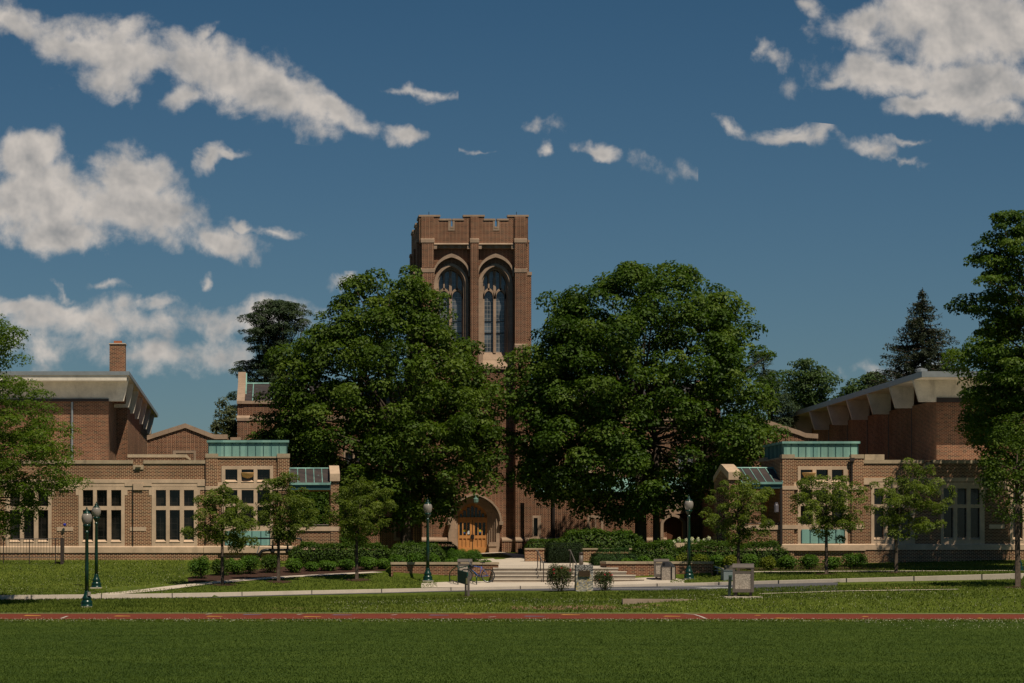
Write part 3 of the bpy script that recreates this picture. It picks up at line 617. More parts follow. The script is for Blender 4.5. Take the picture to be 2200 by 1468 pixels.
# pavilion
def pavilion(parent, d, x0, x1, cx0, cx1, yt, fr, panes, yoff, depth, gy):
    """x0..x1 brick front, cx0..cx1 copper box, fr window frame, panes x, yoff = shift of the heights in the picture"""
    Y = lambda y: y+yoff(y)
    back = d+depth
    zt = fz(Y(984), d); holes = openings(d, [(fr[0]+2, fr[1]-2, Y(1003), Y(1039)), (fr[0]+2, fr[1]-2, Y(1050), Y(1171))])
    mb = MB(); mb.wall(fx(x0, d), fx(x1, d), 1.2, zt, d, holes, .4)
    X0, X1 = fx(x0, d), fx(x1, d)
    mb.quad((X0, back, 1.2), (X0, d, 1.2), (X0, d, zt), (X0, back, zt)); mb.quad((X1, d, 1.2), (X1, back, 1.2), (X1, back, zt), (X1, d, zt)); mb.quad((X1, back, 1.2), (X0, back, 1.2), (X0, back, zt), (X1, back, zt))
    mb.build('wall', M['brick'], parent)
    mb = MB()
    for (a, b) in ((x0-.5, x0+26), (x1-26, x1+.5)):
        mb.pbox(a+.5, b-.5, Y(984), 1215, d, -.09, -.001)
    for yy in (d+.6, back-.9):      # side piers
        mb.box(X0-.07, X0-.001, yy-.6, yy+.5, 1.2, zt); 
    mb.build('pier', M['brick'], parent)
    mb = MB()
    for (a, b) in ((x0-.8, x0+26.6), (x1-26.6, x1+.8)): mb.pbox(a, b, Y(975), Y(984), d, -.12, .55)
    mb.box(X0-.12, X0+.5, back-1.4, back, zt, fz(Y(975), d)); mb.build('pier_cap', M['coping'], parent)
    mb = MB(); mb.pbox(x0+26.6, x1-26.6, Y(981), Y(984.2), d, -.05, .4); mb.box(X0-.05, X0+.3, d+.55, back-1.4, fz(Y(984.2), d), fz(Y(981), d)); mb.build('coping', M['coping'], parent)
    # copper box with standing seams
    a, b = fx(cx0, d), fx(cx1, d); z0, z1 = fz(Y(984), d), fz(Y(950.5), d)
    mb = MB(); mb.box(a, b, d+.28, back-.3, z0-.1, z1)
    cb = mb.build('copper_box', M['patina'], parent)
    mb = MB(); n = 10
    for i in range(n+1): x = a+(b-a)*i/n; mb.box(x-.012, x+.012, d+.24, d+.285, z0, z1)
    n2 = int(depth/.42)
    for i in range(1, n2): y = d+.28+(depth-.6)*i/n2; mb.box(a-.04, a+.001, y-.012, y+.012, z0, z1)
    mb.build('standing_seam', M['patina_dark'], cb)
    mb = MB(); mb.box(a-.10, b+.10, d+.18, back-.2, z1, z1+.12); mb.build('roof_edge', M['patina'], cb)
    # stone bands and windows
    mb = MB()
    mb.pbox(x0-.5, fr[0], Y(1044.3), Y(1053), d, -.12, .1); mb.pbox(fr[1], x1+.5, Y(1044.3), Y(1053), d, -.12, .1)
    mb.pbox(fr[0]-8, fr[0], Y(1036.5), Y(1044.3), d, -.03, .1); mb.pbox(fr[1], fr[1]+8, Y(1036.5), Y(1044.3), d, -.03, .1)
    mb.pbox(fr[0], fr[1], Y(1039.6), Y(1049.5), d, -.045, .1)
    mb.pbox(x0-.5, fr[0], Y(1131), Y(1140), d, -.12, .1); mb.pbox(fr[1], x1+.5, Y(1131), Y(1140), d, -.12, .1)
    mb.build('string_course', M['stone'], parent)
    mb = MB(); mb.prismx([(d-.15, fz(Y(1188), d)), (d+.02, fz(Y(1188), d)), (d+.02, fz(Y(1173), d)), (d-.1, fz(Y(1173), d)), (d-.15, fz(Y(1175.5), d))], X0-.1, X1+.1); mb.build('base_course', M['stone'], parent)
    window(parent, d, (fr[0], fr[1], Y(1001), Y(1039.6)), panes, [(Y(1008.6), Y(1035))])
    w = window(parent, d, (fr[0], fr[1], Y(1049.5), Y(1173)), panes, [(Y(1053), Y(1082)), (Y(1089), Y(1130))], sill=False)
    mb = MB(); mb.pbox(fr[0]+8, fr[1]-7, Y(1141), Y(1172), d, -.055, -.031); pn = mb.build('copper_panel', M['patina'], w)
    mb = MB()
    for i in range(6):
        x = fr[0]+8+(fr[1]-fr[0]-15)*i/5; mb.pbox(x-.7, x+.7, Y(1141), Y(1172), d, -.085, -.056)
    mb.build('panel_rib', M['patina_dark'], pn)
    mb = MB(); mb.lathe((fx((panes[0][0]+panes[1][1])/2 if parent.name.endswith('1') else fx(532, d)*0+(panes[1][0]+panes[1][1])/2, d), d+.14, fz(Y(1021), d)), [(.05, -.2), (.28, -.12), (.40, .08), (.40, .12)], 14)
    return w
pavilion(LW, dL, 442, 622, 448, 617, 948, (476, 587), [(484, 510), (519, 545), (553, 580)], lambda y: 0, 6.2, 1203)
lampm = Mat('warm_bowl_lamp'); lampm.col((.35, .2, .08)); lampm.b.inputs['Emission Color'].default_value = (1, .55, .15, 1); lampm.b.inputs['Emission Strength'].default_value = .10
def bowl(parent, x, y, d):
    mb = MB(); c = (fx(x, d), d, fz(y, d)); mb.lathe(c, [(.04, -.25), (.26, -.18), (.38, .02), (.38, .06)], 14); mb.build('bowl_lamp', lampm.m, parent, True)
bowl(LW, 532, 1018, dL+.12)
# porch
def porch(parent, d, x0, x1, ridge, eave, gx0, gx1, side, yo):
    """roofed opening between the pavilion and a gable end wall"""
    run = 2.3; X0, X1 = fx(x0, d), fx(x1, d); zr, ze = fz(ridge, d+run), fz(eave, d-.25)
    mb = MB()
    for s_ in (0, 1):
        if s_ == 0: a, b = (d-.25, ze), (d+run, zr)
        else: a, b = (d+run, zr), (d+2*run+.25, ze)
        mb.add([(X0, a[0], a[1]), (X1, a[0], a[1]), (X1, b[0], b[1]), (X0, b[0], b[1]), (X0, a[0], a[1]-.06), (X1, a[0], a[1]-.06), (X1, b[0], b[1]-.06), (X0, b[0], b[1]-.06)], [(0, 1, 2, 3), (7, 6, 5, 4), (0, 4, 5, 1)])
    rf = mb.build('porch_roof', M['copper_roof'], parent)
    mb = MB(); n = 5
    for i in range(n+1):
        x = X0+(X1-X0)*i/n; mb.add([(x-.018, d-.25, ze+.035), (x+.018, d-.25, ze+.035), (x+.018, d+run, zr+.035), (x-.018, d+run, zr+.035), (x-.018, d-.25, ze), (x+.018, d-.25, ze), (x+.018, d+run, zr), (x-.018, d+run, zr)], [(0, 1, 2, 3), (0, 3, 7, 4), (1, 5, 6, 2), (0, 4, 5, 1)])
    mb.tube([(X0, d+run, zr+.03), (X1, d+run, zr+.03)], .055); mb.box(X0, X1, d-.29, d-.25, ze-.10, ze+.02)
    mb.build('standing_seam', M['patina'], rf)
    mb = MB(); mb.box(X0, X1, d-.20, d+.05, fz(1053+yo, d), ze-.06); mb.box(X0, X1, d+2*run-.1, d+2*run+.1, fz(1053+yo, d), ze-.06); mb.build('fascia', M['patina_dark'], parent)
    mb = MB(); mb.box(X0, X1, d+.05, d+2*run, fz(1053+yo, d)+.02, fz(1052+yo, d)+.06); mb.build('ceiling', M['wood'], parent)
    g0, g1 = fx(gx0, d), fx(gx1, d); zb = fz(1034+yo, d); za = fz(1008+yo, d+run); Dp = 2*run
    mb = MB(); mb.prismx([(d-.02, 1.2), (d+.9, 1.2), (d+.9, zb-.35), (d+Dp-.9, zb-.35), (d+Dp-.9, 1.2), (d+Dp, 1.2), (d+Dp, zb), (d+run, za-.12), (d-.02, zb)], g0, g1)
    mb.build('gable_wall', M['brick'], parent)
    mb = MB(); e = .04
    mb.prismx([(d-.12, zb), (d-.12, fz(1018+yo, d)), (d+run-.35, fz(1001.6+yo, d+run-.35)), (d+run, za+.19), (d+run, za-.12)][::1], g0-e, g1+e)
    mb.prismx([(d+run, za-.12), (d+run, za+.19), (d+Dp+.1, zb+.28), (d+Dp+.1, zb)], g0-e, g1+e)
    mb.build('gable_coping', M['stone'], parent)
    lo, hi = (X0, g1) if side > 0 else (g0, X1)
    mb = MB(); mb.box(lo, hi, d+.02, d+.4, 1.2, fz(1141+yo, d)); mb.build('parapet', M['brick'], parent)
    mb = MB(); mb.box(lo, hi+.01, d-.04, d+.44, fz(1141+yo, d), fz(1131.5+yo, d)); mb.build('sill', M['stone'], parent)
    mb = MB(); mb.tube([(X0, d+.2, fz(1128+yo, d)), (X1, d+.2, fz(1128+yo, d))], .03); mb.build('rail', M['dark_metal'], parent)
    mb = MB(); mb.box(lo, hi, d+Dp, d+Dp+.3, 1.2, fz(1150, d)); mb.build('back_wall', M['brick'], parent)
    mb = MB(); mb.box(lo, hi, d-.08, d+.02, fz(1186+yo, d), fz(1172.5+yo, d)); mb.build('base_course', M['stone'], parent)
porch(LW, dL, 622.5, 710, 1008, 1038, 710.5, 728.5, 1, 0)
# wall carrying on under the porch coping, in front of the maple
mb = MB(); mb.pbox(729, 826, 1174.5, 1215, dL, .02, .35); RT = mb.build('retaining_wall', M['brick']); tag(RT, 'low brick retaining wall running right from the left porch behind the hedge', 'wall')
mb = MB(); mb.pbox(729, 826, 1171.5, 1174.5, dL, -.03, .4); mb.build('coping', M['coping'], RT)
# ---------- right wing
dR = 135.3
RW = empty('brick_wing', (fx(1900, dR), dR, 2.0), 'tree shaded low brick wing with tan stone bands and green copper box, on the right', 'building')
winR = [(1871.5, 1965.5), (2021, 2115), (2170, 2264), (2320, 2414)]
mb = MB(); holes = openings(dR, [(a+2, b-2, 1045, 1166) for a, b in winR])
mb.wall(fx(1855, dR), fx(2700, dR), 1.2, fz(989, dR), dR, holes, .4); mb.quad((fx(1855, dR), dR+12, 1.2), (fx(2700, dR), dR+12, 1.2), (fx(2700, dR), dR+12, fz(989, dR)), (fx(1855, dR), dR+12, fz(989, dR))); mb.build('wall', M['brick'], RW)
mb = MB(); mb.quad((fx(1855, dR), dR+.1, fz(996, dR)), (fx(2700, dR), dR+.1, fz(996, dR)), (fx(2700, dR), dR+12, fz(996, dR)), (fx(1855, dR), dR+12, fz(996, dR))); mb.build('roof', M['roofing'], RW)
mb = MB(); mb.pbox(1855, 1984, 988.5, 996, dR, -.06, .35); mb.pbox(2003, 2700, 988.5, 996, dR, -.06, .35); mb.build('coping', M['coping'], RW)
mb = MB(); mb.pbox(1984, 2003, 998, 1007, dR, -.05, .2); mb.pbox(1990, 1997, 993, 1000, dR, -.14, -.051); mb.build('scupper', M['coping'], RW)
mb = MB(); mb.pbox(1855.5, 2700, 1027, 1035, dR, -.055, .1)
for i, (a, b) in enumerate(winR):
    mb.pbox(a, b, 1036.5, 1042.5, dR, -.035, .1); nx = winR[i+1][0] if i < 3 else 2700
    mb.pbox(b, nx, 1035, 1041.5, dR, -.055, .1); mb.pbox(b, nx, 1041.5, 1050, dR, -.02, .1)
    if i < 3: c = (b+nx)/2; mb.pbox(c-11, c+11, 1035.6, 1050, dR, -.085, -.0555)
    mb.pbox(b, b+6, 1050, 1061, dR, -.02, .1); mb.pbox(nx-6, nx, 1050, 1061, dR, -.02, .1)
mb.pbox(1855.5, 1871.5, 1035, 1041.5, dR, -.055, .1)
mb.build('string_course', M['stone'], RW)
mb = MB(); mb.prismx([(dR-.11, fz(1181.5, dR)), (dR+.02, fz(1181.5, dR)), (dR+.02, fz(1168.5, dR)), (dR-.03, fz(1168.5, dR)), (dR-.11, fz(1170.5, dR))], fx(1855.5, dR), fx(2700, dR)); mb.build('base_course', M['stone'], RW)
mb = MB(); mb.pbox(1855.5, 2700, 1181.5, 1225, dR, -.07, .05); mb.build('base_wall', M['brick'], RW)
for (x0, x1) in ((1985, 2008), (2125, 2158)):
    mb = MB(); mb.pbox(x0, x1, 1127, 1136, dR, -.02, .1); mb.build('stone_tablet', M['stone'], RW)
for (a, b) in winR:
    window(RW, dR, (a, b, 1042.5, 1168.5), [(a+6.5, a+27), (a+35.5, a+55.5), (a+64, a+84)], [(1049.7, 1084), (1091.5, 1158.6)])
pavilion(RW, dR, 1680, 1854.5, 1686, 1846, 951, (1714, 1821), [(1720, 1745.6), (1753.7, 1778.8), (1787, 1812)], lambda y: 1.5-(y-980)*.030, 5.9, 1211)
mb = MB(); mb.tube([(fx(1829, dR), dR-.13, fz(986, dR)), (fx(1829, dR), dR-.13, fz(1046, dR))], .06); mb.pbox(1824, 1834, 984, 992, dR, -.24, -.10); mb.build('downspout', M['dark_metal'], RW)
bowl(RW, 1738, 1018, dR+.12)
porch(RW, dR, 1592, 1679.5, 1007, 1036.5, 1566, 1590, -1, -3)
mb = MB(); mb.tube([(fx(1677, dR), dR-.16, fz(1048, dR)), (fx(1677, dR), dR-.16, fz(1169, dR))], .075); mb.build('downspout', M['dark_metal'], RW)
mb = MB(); mb.lathe((fx(1667, dR), dR-.1, fz(1102, dR)), [(.10, 0), (.13, .05), (.13, .40), (.10, .47)], 10); mb.pbox(1664, 1670, 1080, 1083, dR, -.2, .1); mb.build('wall_lantern', flat('lantern_grey', (.14, .13, .15), .4), RW)
mb = MB(); mb.pbox(1645, 1668, 1054, 1127, dR+3.8, 0, .1); mb.build('door', M['wood'], RW)
# terrace wall left of the right porch
mb = MB(); mb.pbox(1442, 1565, 1176, 1215, dR, .05, .4); RT = mb.build('terrace_wall', M['brick']); tag(RT, 'low terrace wall capped with tan stone left of the right porch, above the hedge', 'wall')
mb = MB(); mb.pbox(1452, 1565, 1166.5, 1176, dR, -.05, .5); mb.prism([(fx(1442, dR), fz(1176, dR)), (fx(1452, dR), fz(1176, dR)), (fx(1452, dR), fz(1168, dR))], dR-.05, dR+.5); mb.build('coping', M['stone'], RT)
# ---------- auditorium blocks with concrete brackets
def block_left():
    d = 143.0
    B = empty('auditorium_block', (fx(150, d), d, 2.0), 'tall brick block with grey concrete eaves and brackets, behind the left wing', 'building')
    x0, xc = fx(-520, d), fx(233, d); xs2 = fx(274, 150)
    zt = fz(858, d); mb = MB()
    mb.box(x0, xc, d, 150, 1.5, zt); mb.box(x0, xs2, 150.001, 178, 1.5, zt-.1); mb.build('block_wall', M['brick_red'], B)
    e0 = fx(276, d-1.0)                      # eave edge
    def drop(y): return -(y-142)*.018
    mb = MB(); ya, yb = d-1.0, 176.
    zs = fz(807, d-1)                        # roof slab: underside near the front, falling gently to the back
    mb.add([(x0, ya, zs), (e0, ya, zs), (e0, yb, zs+drop(yb)), (x0, yb, zs+drop(yb)), (x0, ya, zs+.12), (e0, ya, zs+.12), (e0, yb, zs+.12+drop(yb)), (x0, yb, zs+.12+drop(yb))], [(3, 2, 1, 0), (4, 5, 6, 7), (0, 1, 5, 4), (1, 2, 6, 5), (2, 3, 7, 6)]); mb.build('roof_slab', M['concrete'], B)
    mb = MB(); z0, z1 = zs+.02, fz(798, d-1)
    mb.add([(x0, ya-.05, z0), (e0+.05, ya-.05, z0), (e0+.05, yb, z0+drop(yb)), (x0, ya-.05, z1), (e0+.05, ya-.05, z1), (e0+.05, yb, z1+drop(yb)), (x0, yb, z1+drop(yb))], [(0, 1, 4, 3), (1, 2, 5, 4), (3, 4, 5, 6)])
    mb.build('roof_edge', M['metal_trim'], B)
    mb = MB(); mb.prism([(x0, fz(858, d)), (fx(234, d), fz(858, d)), (fx(234, d), fz(862, d)), (fx(266, d), fz(862, d)), (e0-.05, zs-.2), (e0-.05, zs), (x0, zs)], d-.05, d+.25); mb.build('beam', M['concrete'], B)
    mb = MB(); mb.box(x0, e0-.1, ya+.02, d-.05, zs-.28, zs); mb.build('eave_beam', M['concrete'], B)
    mb = MB(); mb.box(x0, xc+.02, d-.12, d-.051, fz(864, d)+.03, fz(857, d)); mb.build('flashing', M['dark_metal'], B)
    mb = MB(); mb.tube([(fx(155, d), d-.08, fz(864, d)), (fx(155, d), d-.08, 1.6)], .07); mb.build('downspout', M['metal_trim'], B)
    for k in range(1, 7):
        y = 143+4.9*k; mb = MB(); xa = xs2 if y > 150 else xc; s_ = drop(y)+drop(143)*-1
        mb.prism([(xa-.1, fz(862, d)+s_), (fx(266, d)+.0, fz(862, d)+s_), (e0-.05, zs-.2+s_), (e0-.05, zs+s_+.02), (xa-.1, zs+s_+.02)], y-.13, y+.13); mb.build('bracket', M['concrete'], B)
    cx = fx(253, 147); w = 16.5*147/F
    mb = MB(); mb.box(cx-w, cx+w, 146.5, 147.6, zt, fz(741, 147)); ch = mb.build('chimney', M['brick_red'], B)
    mb = MB(); mb.box(cx-w-.04, cx+w+.04, 146.44, 147.66, fz(741, 147), fz(739, 147)); mb.build('cap', M['pave'], ch)
    mb = MB(); mb.box(cx-.22, cx+.24, 146.8, 147.3, fz(739, 147), fz(733, 147)); mb.build('flue', flat('terracotta', (.38, .12, .05), .8), ch)
block_left()
def block_right():
    d = 143.0
    B = empty('auditorium_block', (fx(2150, d), d, 2.0), 'tall brick block with a long row of concrete brackets, behind the right wing', 'building')
    xw, xr = fx(2012, d), fx(2900, d); zt = fz(860, d)
    def drop(y): return -(y-142)*.010
    yb = 187.
    mb = MB(); mb.box(xw, xr, d, yb, 1.5, zt-.02); mb.build('wall', M['brick_red'], B)
    e0 = fx(1982, 141.1); ya = 141.1; zs = fz(811, 141.1)
    mb = MB(); mb.add([(e0, ya, zs), (xr, ya, zs), (xr, yb, zs+drop(yb)), (e0, yb, zs+drop(yb)), (e0, ya, zs+.12), (xr, ya, zs+.12), (xr, yb, zs+.12+drop(yb)), (e0, yb, zs+.12+drop(yb))], [(3, 2, 1, 0), (4, 5, 6, 7), (0, 1, 5, 4), (2, 3, 7, 6), (3, 0, 4, 7)]); mb.build('roof_slab', M['concrete'], B)
    mb = MB(); z0, z1 = zs+.02, fz(798, 141.1)
    mb.add([(e0-.05, ya-.05, z0), (xr, ya-.05, z0), (xr, ya-.05, z1), (e0-.05, ya-.05, z1), (e0-.05, yb, z0+drop(yb)), (e0-.05, yb, z1+drop(yb)), (xr, yb, z1+drop(yb))], [(0, 1, 2, 3), (4, 0, 3, 5), (3, 2, 6, 5)]); mb.build('roof_edge', M['metal_trim'], B)
    zbb = fz(863.6, d)
    mb = MB(); mb.prism([(fx(1975, d), zbb), (xw, zbb), (xw, fz(856, d)), (xr, fz(856, d)), (xr, zs), (fx(1962, d), zs), (fx(1962, d), zs-.1)], d-.08, d+.2); mb.build('beam', M['concrete'], B)
    mb = MB(); mb.box(xw-.02, xr, d-.14, d-.081, fz(865, d), fz(855, d)); mb.build('flashing', M['dark_metal'], B)
    for k in range(1, 8):
        y = 143+5.6*k; s_ = drop(y)-drop(143); mb = MB()
        mb.prism([(fx(1975, d), zbb+s_), (xw+.1, zbb+s_), (xw+.1, zs+s_+.02), (fx(1962, d), zs+s_+.02), (fx(1962, d), zs+s_-.1)], y-.12, y+.12); mb.build('bracket', M['concrete'], B)
        mb = MB(); mb.box(xw-.03, xw+.01, y-.04, y+.04, 1.6, zbb+s_); mb.build('control_joint', M['black'], B)
    mb = MB(); mb.lathe((fx(1979, 145), 145, zs+.3), [(.28, 0), (.28, .25), (.36, .3), (.36, .42), (.1, .5)], 10); mb.build('roof_vent', M['metal_trim'], B)
    mb = MB(); mb.box(fx(1858, 137), fx(1900, 137), 137, 137.4, fz(990, 137), fz(976.5, 137)); mb.build('roof_upstand', M['coping'], B)
block_right()
# low brick gables behind the wings
def gable(d, pts, win, label):
    B = empty('brick_gable', (fx(pts[0][0], d), d, 2.0), label, 'building')
    w = [(fx(x, d), fz(y, d)) for x, y in pts]; poly = [(w[0][0], 1.5), (w[-1][0], 1.5)]+w[::-1]
    mb = MB(); mb.prism(poly, d, d+12); mb.build('wall', M['brick_old'], B)
    mb = MB()
    for a, b in zip(w, w[1:]):
        mb.add([(a[0], d-.10, a[1]-.16), (b[0], d-.10, b[1]-.16), (b[0], d-.10, b[1]+.12), (a[0], d-.10, a[1]+.12), (a[0], d+.4, a[1]-.16), (b[0], d+.4, b[1]-.16), (b[0], d+.4, b[1]+.12), (a[0], d+.4, a[1]+.12)], [(0, 1, 2, 3), (3, 2, 6, 7), (0, 4, 5, 1), (4, 7, 6, 5)])
    mb.build('coping', M['stone_old'], B)
    if win: window(B, d, win[0], [win[1]], [win[2]], stone='stone_old', glass='leaded', sill=False)
    return B
gable(152, [(316, 940), (398, 914), (455, 936), (462, 938), (489, 938)], ((371, 421, 968, 1000), (378, 416), (974, 1000)), 'low brick gable with pale stone coping and small window behind the left wing')
gable(152, [(1560, 934), (1632, 902), (1718, 930), (1730, 935), (1757, 937)], None, 'low brick gable with stone coping half hidden by the right maple, under the concrete brackets')
# roof parapet behind the left coping
mb = MB(); d = 135.5; mb.prism([(fx(274, d), fz(997, d)), (fx(409, d), fz(997, d)), (fx(409, d), fz(989, d)), (fx(400, d), fz(983, d)), (fx(274, d), fz(983, d))], d, d+.3); mb.build('roof_parapet', M['brick'], LW)
mb = MB(); mb.prism([(fx(274, d), fz(983, d)), (fx(399, d), fz(983, d)), (fx(408, d), fz(989, d)), (fx(411, d), fz(987, d)), (fx(401, d), fz(976.5, d)), (fx(274, d), fz(976.5, d))], d-.06, d+.4); mb.build('parapet_coping', M['coping'], LW)
# ---------- the old hall behind the maples, with the tower
dH = 166.0
H_ = empty('main_hall', (fx(700, dH), dH, 2.3), 'old brick hall with copper roof, seen through the maples either side of the tower', 'building')
def win_hall(x, y0=972, y1=1012, par=None):
    return window(H_, dH, (x-22, x+22, y0-5, y1+6), [(x-18, x-2), (x+2, x+18)], [(y0, y1)], stone='stone_old', glass='leaded', sill=False)
hx = [600, 680, 760, 840]; hx2 = [1176, 1250, 1325, 1400, 1475]
for (xa, xb, ws) in ((510, 905, hx), (1128, 1548, hx2)):
    holes = openings(dH, [(x-20, x+20, 969, 1016) for x in ws])
    mb = MB(); mb.wall(fx(xa, dH), fx(xb, dH), 1.8, fz(867, dH), dH, holes, .4)
    X0, X1 = fx(xa, dH), fx(xb, dH); zt = fz(867, dH)
    for xa_ in (X0, X1-.5): mb.prismx([(dH+.02, 1.8), (dH+13, 1.8), (dH+13, zt), (dH+6.5, fz(818, dH+6.5)), (dH+.02, zt)], xa_, xa_+.5)
    mb.quad((X1, dH+13, 1.8), (X0, dH+13, 1.8), (X0, dH+13, zt), (X1, dH+13, zt)); mb.build('wall', M['brick_old'], H_)
    mb = MB(); zr = fz(825.5, dH+6.5)
    mb.quad((X0+.5, dH+.05, fz(862, dH)), (X1-.5, dH+.05, fz(862, dH)), (X1-.5, dH+6.5, zr), (X0+.5, dH+6.5, zr)); mb.quad((X1-.5, dH+13, fz(862, dH)), (X0+.5, dH+13, fz(862, dH)), (X0+.5, dH+6.5, zr), (X1-.5, dH+6.5, zr))
    rf = mb.build('roof', M['copper_roof'], H_)
    mb = MB(); mb.tube([(X0+.5, dH+6.5, zr+.03), (X1-.5, dH+6.5, zr+.03)], .08)
    k = 0
    x = X0+1.0
    while x < X1-1:
        mb.add([(x-.03, dH+.03, fz(862, dH)+.03), (x+.03, dH+.03, fz(862, dH)+.03), (x+.03, dH+6.5, zr+.03), (x-.03, dH+6.5, zr+.03)], [(0, 1, 2, 3)]); x += 1.25
    mb.build('standing_seam', M['patina'], rf)
    mb = MB(); mb.box(X0, X1, dH-.12, dH+.1, fz(868, dH), fz(861.5, dH)); mb.build('eave_course', M['stone_old'], H_)
    mb = MB(); mb.box(X0+.2, X1-.2, dH-.06, dH+.02, fz(903.5, dH), fz(894, dH)); mb.build('string_course', M['stone_old'], H_)
    for x in ws: win_hall(x)
# gable parapet at the left end: stepped top above the eave and a stone strip down the rake
X0 = fx(512, dH)
mb = MB(); mb.prismx([(dH-.14, fz(868, dH)), (dH+.5, fz(868, dH)), (dH+6.9, fz(822, dH+6.5)), (dH+6.9, fz(800, dH+6.5)), (dH+5.8, fz(800, dH+6)), (dH+5.2, fz(822, dH+5)), (dH-.14, fz(862, dH))], X0-.1, X0+.42); mb.build('gable_coping', M['stone_old'], H_)
mb = MB(); mb.prismx([(dH+.4, fz(866, dH)), (dH+6.7, fz(824, dH+6.5)), (dH+6.7, fz(802, dH+6.5)), (dH+5.9, fz(803, dH+6.5)), (dH+5.3, fz(824, dH+5))], X0+.421, X0+.50); mb.build('flashing', M['patina'], H_)
mb = MB(); mb.pbox(510, 537, 904, 1180, dH, -.35, 0); mb.build('buttress', M['brick_old'], H_)
mb = MB(); mb.prismx([(dH-.4, fz(905, dH)), (dH, fz(905, dH)), (dH, fz(893, dH)), (dH-.4, fz(899, dH))], fx(509, dH), fx(538, dH)); mb.build('weathering', M['stone_old'], H_)
mb = MB(); mb.pbox(495, 518, 941, 980, 156, 0, 3); mb.build('side_wall', M['brick_old'], H_)
mb = MB(); mb.pbox(495, 518, 940, 946, 156, -.1, 3); mb.build('parapet_cap', M['stone_old'], H_)
# ground floor range right of the tower with slit window, downspout, green copper roof, door
d = 161.0
mb = MB(); slit = ph(d, 1146.5, 1155, 1113, 1152)
mb.wall(fx(1150.5-24, d), fx(1432, d), 1.9, fz(1056, d), d, [slit], .5); mb.box(fx(1470, d), fx(1560, d), d, d+.4, 1.9, fz(1056, d)); mb.build('range_wall', M['brick_old'], H_)
mb = MB(); mb.quad((fx(1150, d), d-.2, fz(1057, d)), (fx(1500, d), d-.2, fz(1057, d)), (fx(1500, d), dH, fz(1026, dH)), (fx(1150, d), dH, fz(1026, dH))); mb.build('range_roof', M['patina'], H_)
mb = MB(); slab(mb, ph(d, 1144, 1162, 1108, 1156), d, [slit], .3, .03); w_ = mb.build('slit_window', M['stone_old'], H_)
mb = MB(); mb.box(slit[0], slit[1], d+.27, d+.3, slit[2], slit[3]); mb.build('pane', M['glass'], w_)
mb = MB(); mb.tube([(fx(1189, d), d-.12, fz(1056, d)), (fx(1189, d), d-.12, fz(1160, d))], .10); mb.build('downspout', M['dark_metal'], H_)
mb = MB(); mb.prismx([(d-.22, fz(1163.5, d)), (d, fz(1163.5, d)), (d, fz(1155, d)), (d-.06, fz(1155, d)), (d-.22, fz(1160, d))], fx(1128, d), fx(1432, d)); mb.build('water_table', M['stone_old'], H_)
mb = MB(); mb.pbox(1128, 1432, 1163.5, 1192, d, -.2, 0); mb.build('base_wall', M['brick_old'], H_)
for (a, b) in ((1262, 1268), (1272, 1278)):
    pass
window(H_, d, (1262, 1296, 1107, 1160), [(1268, 1278), (1281, 1291)], [(1114, 1153)], stone='stone_old', glass='glass', sill=False)
def arch(cx, hw, zs, za, n=14, k=.32):
    """pointed arch from left spring to right spring"""
    c = k*hw; r = hw+c; H = math.sqrt(r*r-c*c); out = []
    t1 = math.acos(c/r)
    for i in range(n+1):
        t = t1*i/n; out.append((cx-(r*math.cos(t)-c), zs+r*math.sin(t)*(za-zs)/H))
    return out+[(2*cx-x, z) for x, z in out[-2::-1]]
def arch_hole_wall(mb, x0, x1, z0, z1, y, arcs, bottoms):
    """frontal wall x0..x1, z0..z1 pierced by arched openings; arcs are lists of points left to right"""
    cur = x0
    for a, zb in zip(arcs, bottoms):
        mb.quad((cur, y, z0), (a[0][0], y, z0), (a[0][0], y, z1), (cur, y, z1))
        if zb > z0: mb.quad((a[0][0], y, z0), (a[-1][0], y, z0), (a[-1][0], y, zb), (a[0][0], y, zb))
        for p, q in zip(a, a[1:]): mb.quad((p[0], y, p[1]), (q[0], y, q[1]), (q[0], y, z1), (p[0], y, z1))
        cur = a[-1][0]
    mb.quad((cur, y, z0), (x1, y, z0), (x1, y, z1), (cur, y, z1))
def arch_ring(mb, inner, outer, zb, y0, y1):
    """moulded ring between two arches down to zb; front face at y0, returns to y1"""
    I = [(inner[0][0], zb)]+inner+[(inner[-1][0], zb)]; O = [(outer[0][0], zb)]+outer+[(outer[-1][0], zb)]
    for i in range(len(I)-1):
        mb.quad((O[i][0], y0, O[i][1]), (I[i][0], y0, I[i][1]), (I[i+1][0], y0, I[i+1][1]), (O[i+1][0], y0, O[i+1][1]))
        mb.quad((I[i][0], y0, I[i][1]), (I[i][0], y1, I[i][1]), (I[i+1][0], y1, I[i+1][1]), (I[i+1][0], y0, I[i+1][1]))
        mb.quad((O[i][0], y1, O[i][1]), (O[i][0], y0, O[i][1]), (O[i+1][0], y0, O[i+1][1]), (O[i+1][0], y1, O[i+1][1]))
def arch_fill(mb, a, zb, y):
    pts = [(a[0][0], zb)]+a+[(a[-1][0], zb)]; mb.add([(p[0], y, p[1]) for p in pts], [tuple(range(len(pts)))[::-1]])
mb = MB(); dd = 160.6; A = arch(fx(1446, dd), fx(1467, dd)-fx(1446, dd), fz(1128, dd), fz(1110, dd)); O = arch(fx(1446, dd), fx(1473, dd)-fx(1446, dd), fz(1128, dd), fz(1104, dd))
arch_ring(mb, A, O, 2.0, dd-.1, dd+.5); mb.pbox(1430, 1473, 1056, 1104, dd, .05, .4); sd_ = mb.build('side_portal', M['stone_old'], H_)
mb = MB(); arch_fill(mb, A, 2.0, dd+.45); mb.build('side_door', flat('dark_oak', (.12, .045, .02), .5), sd_)

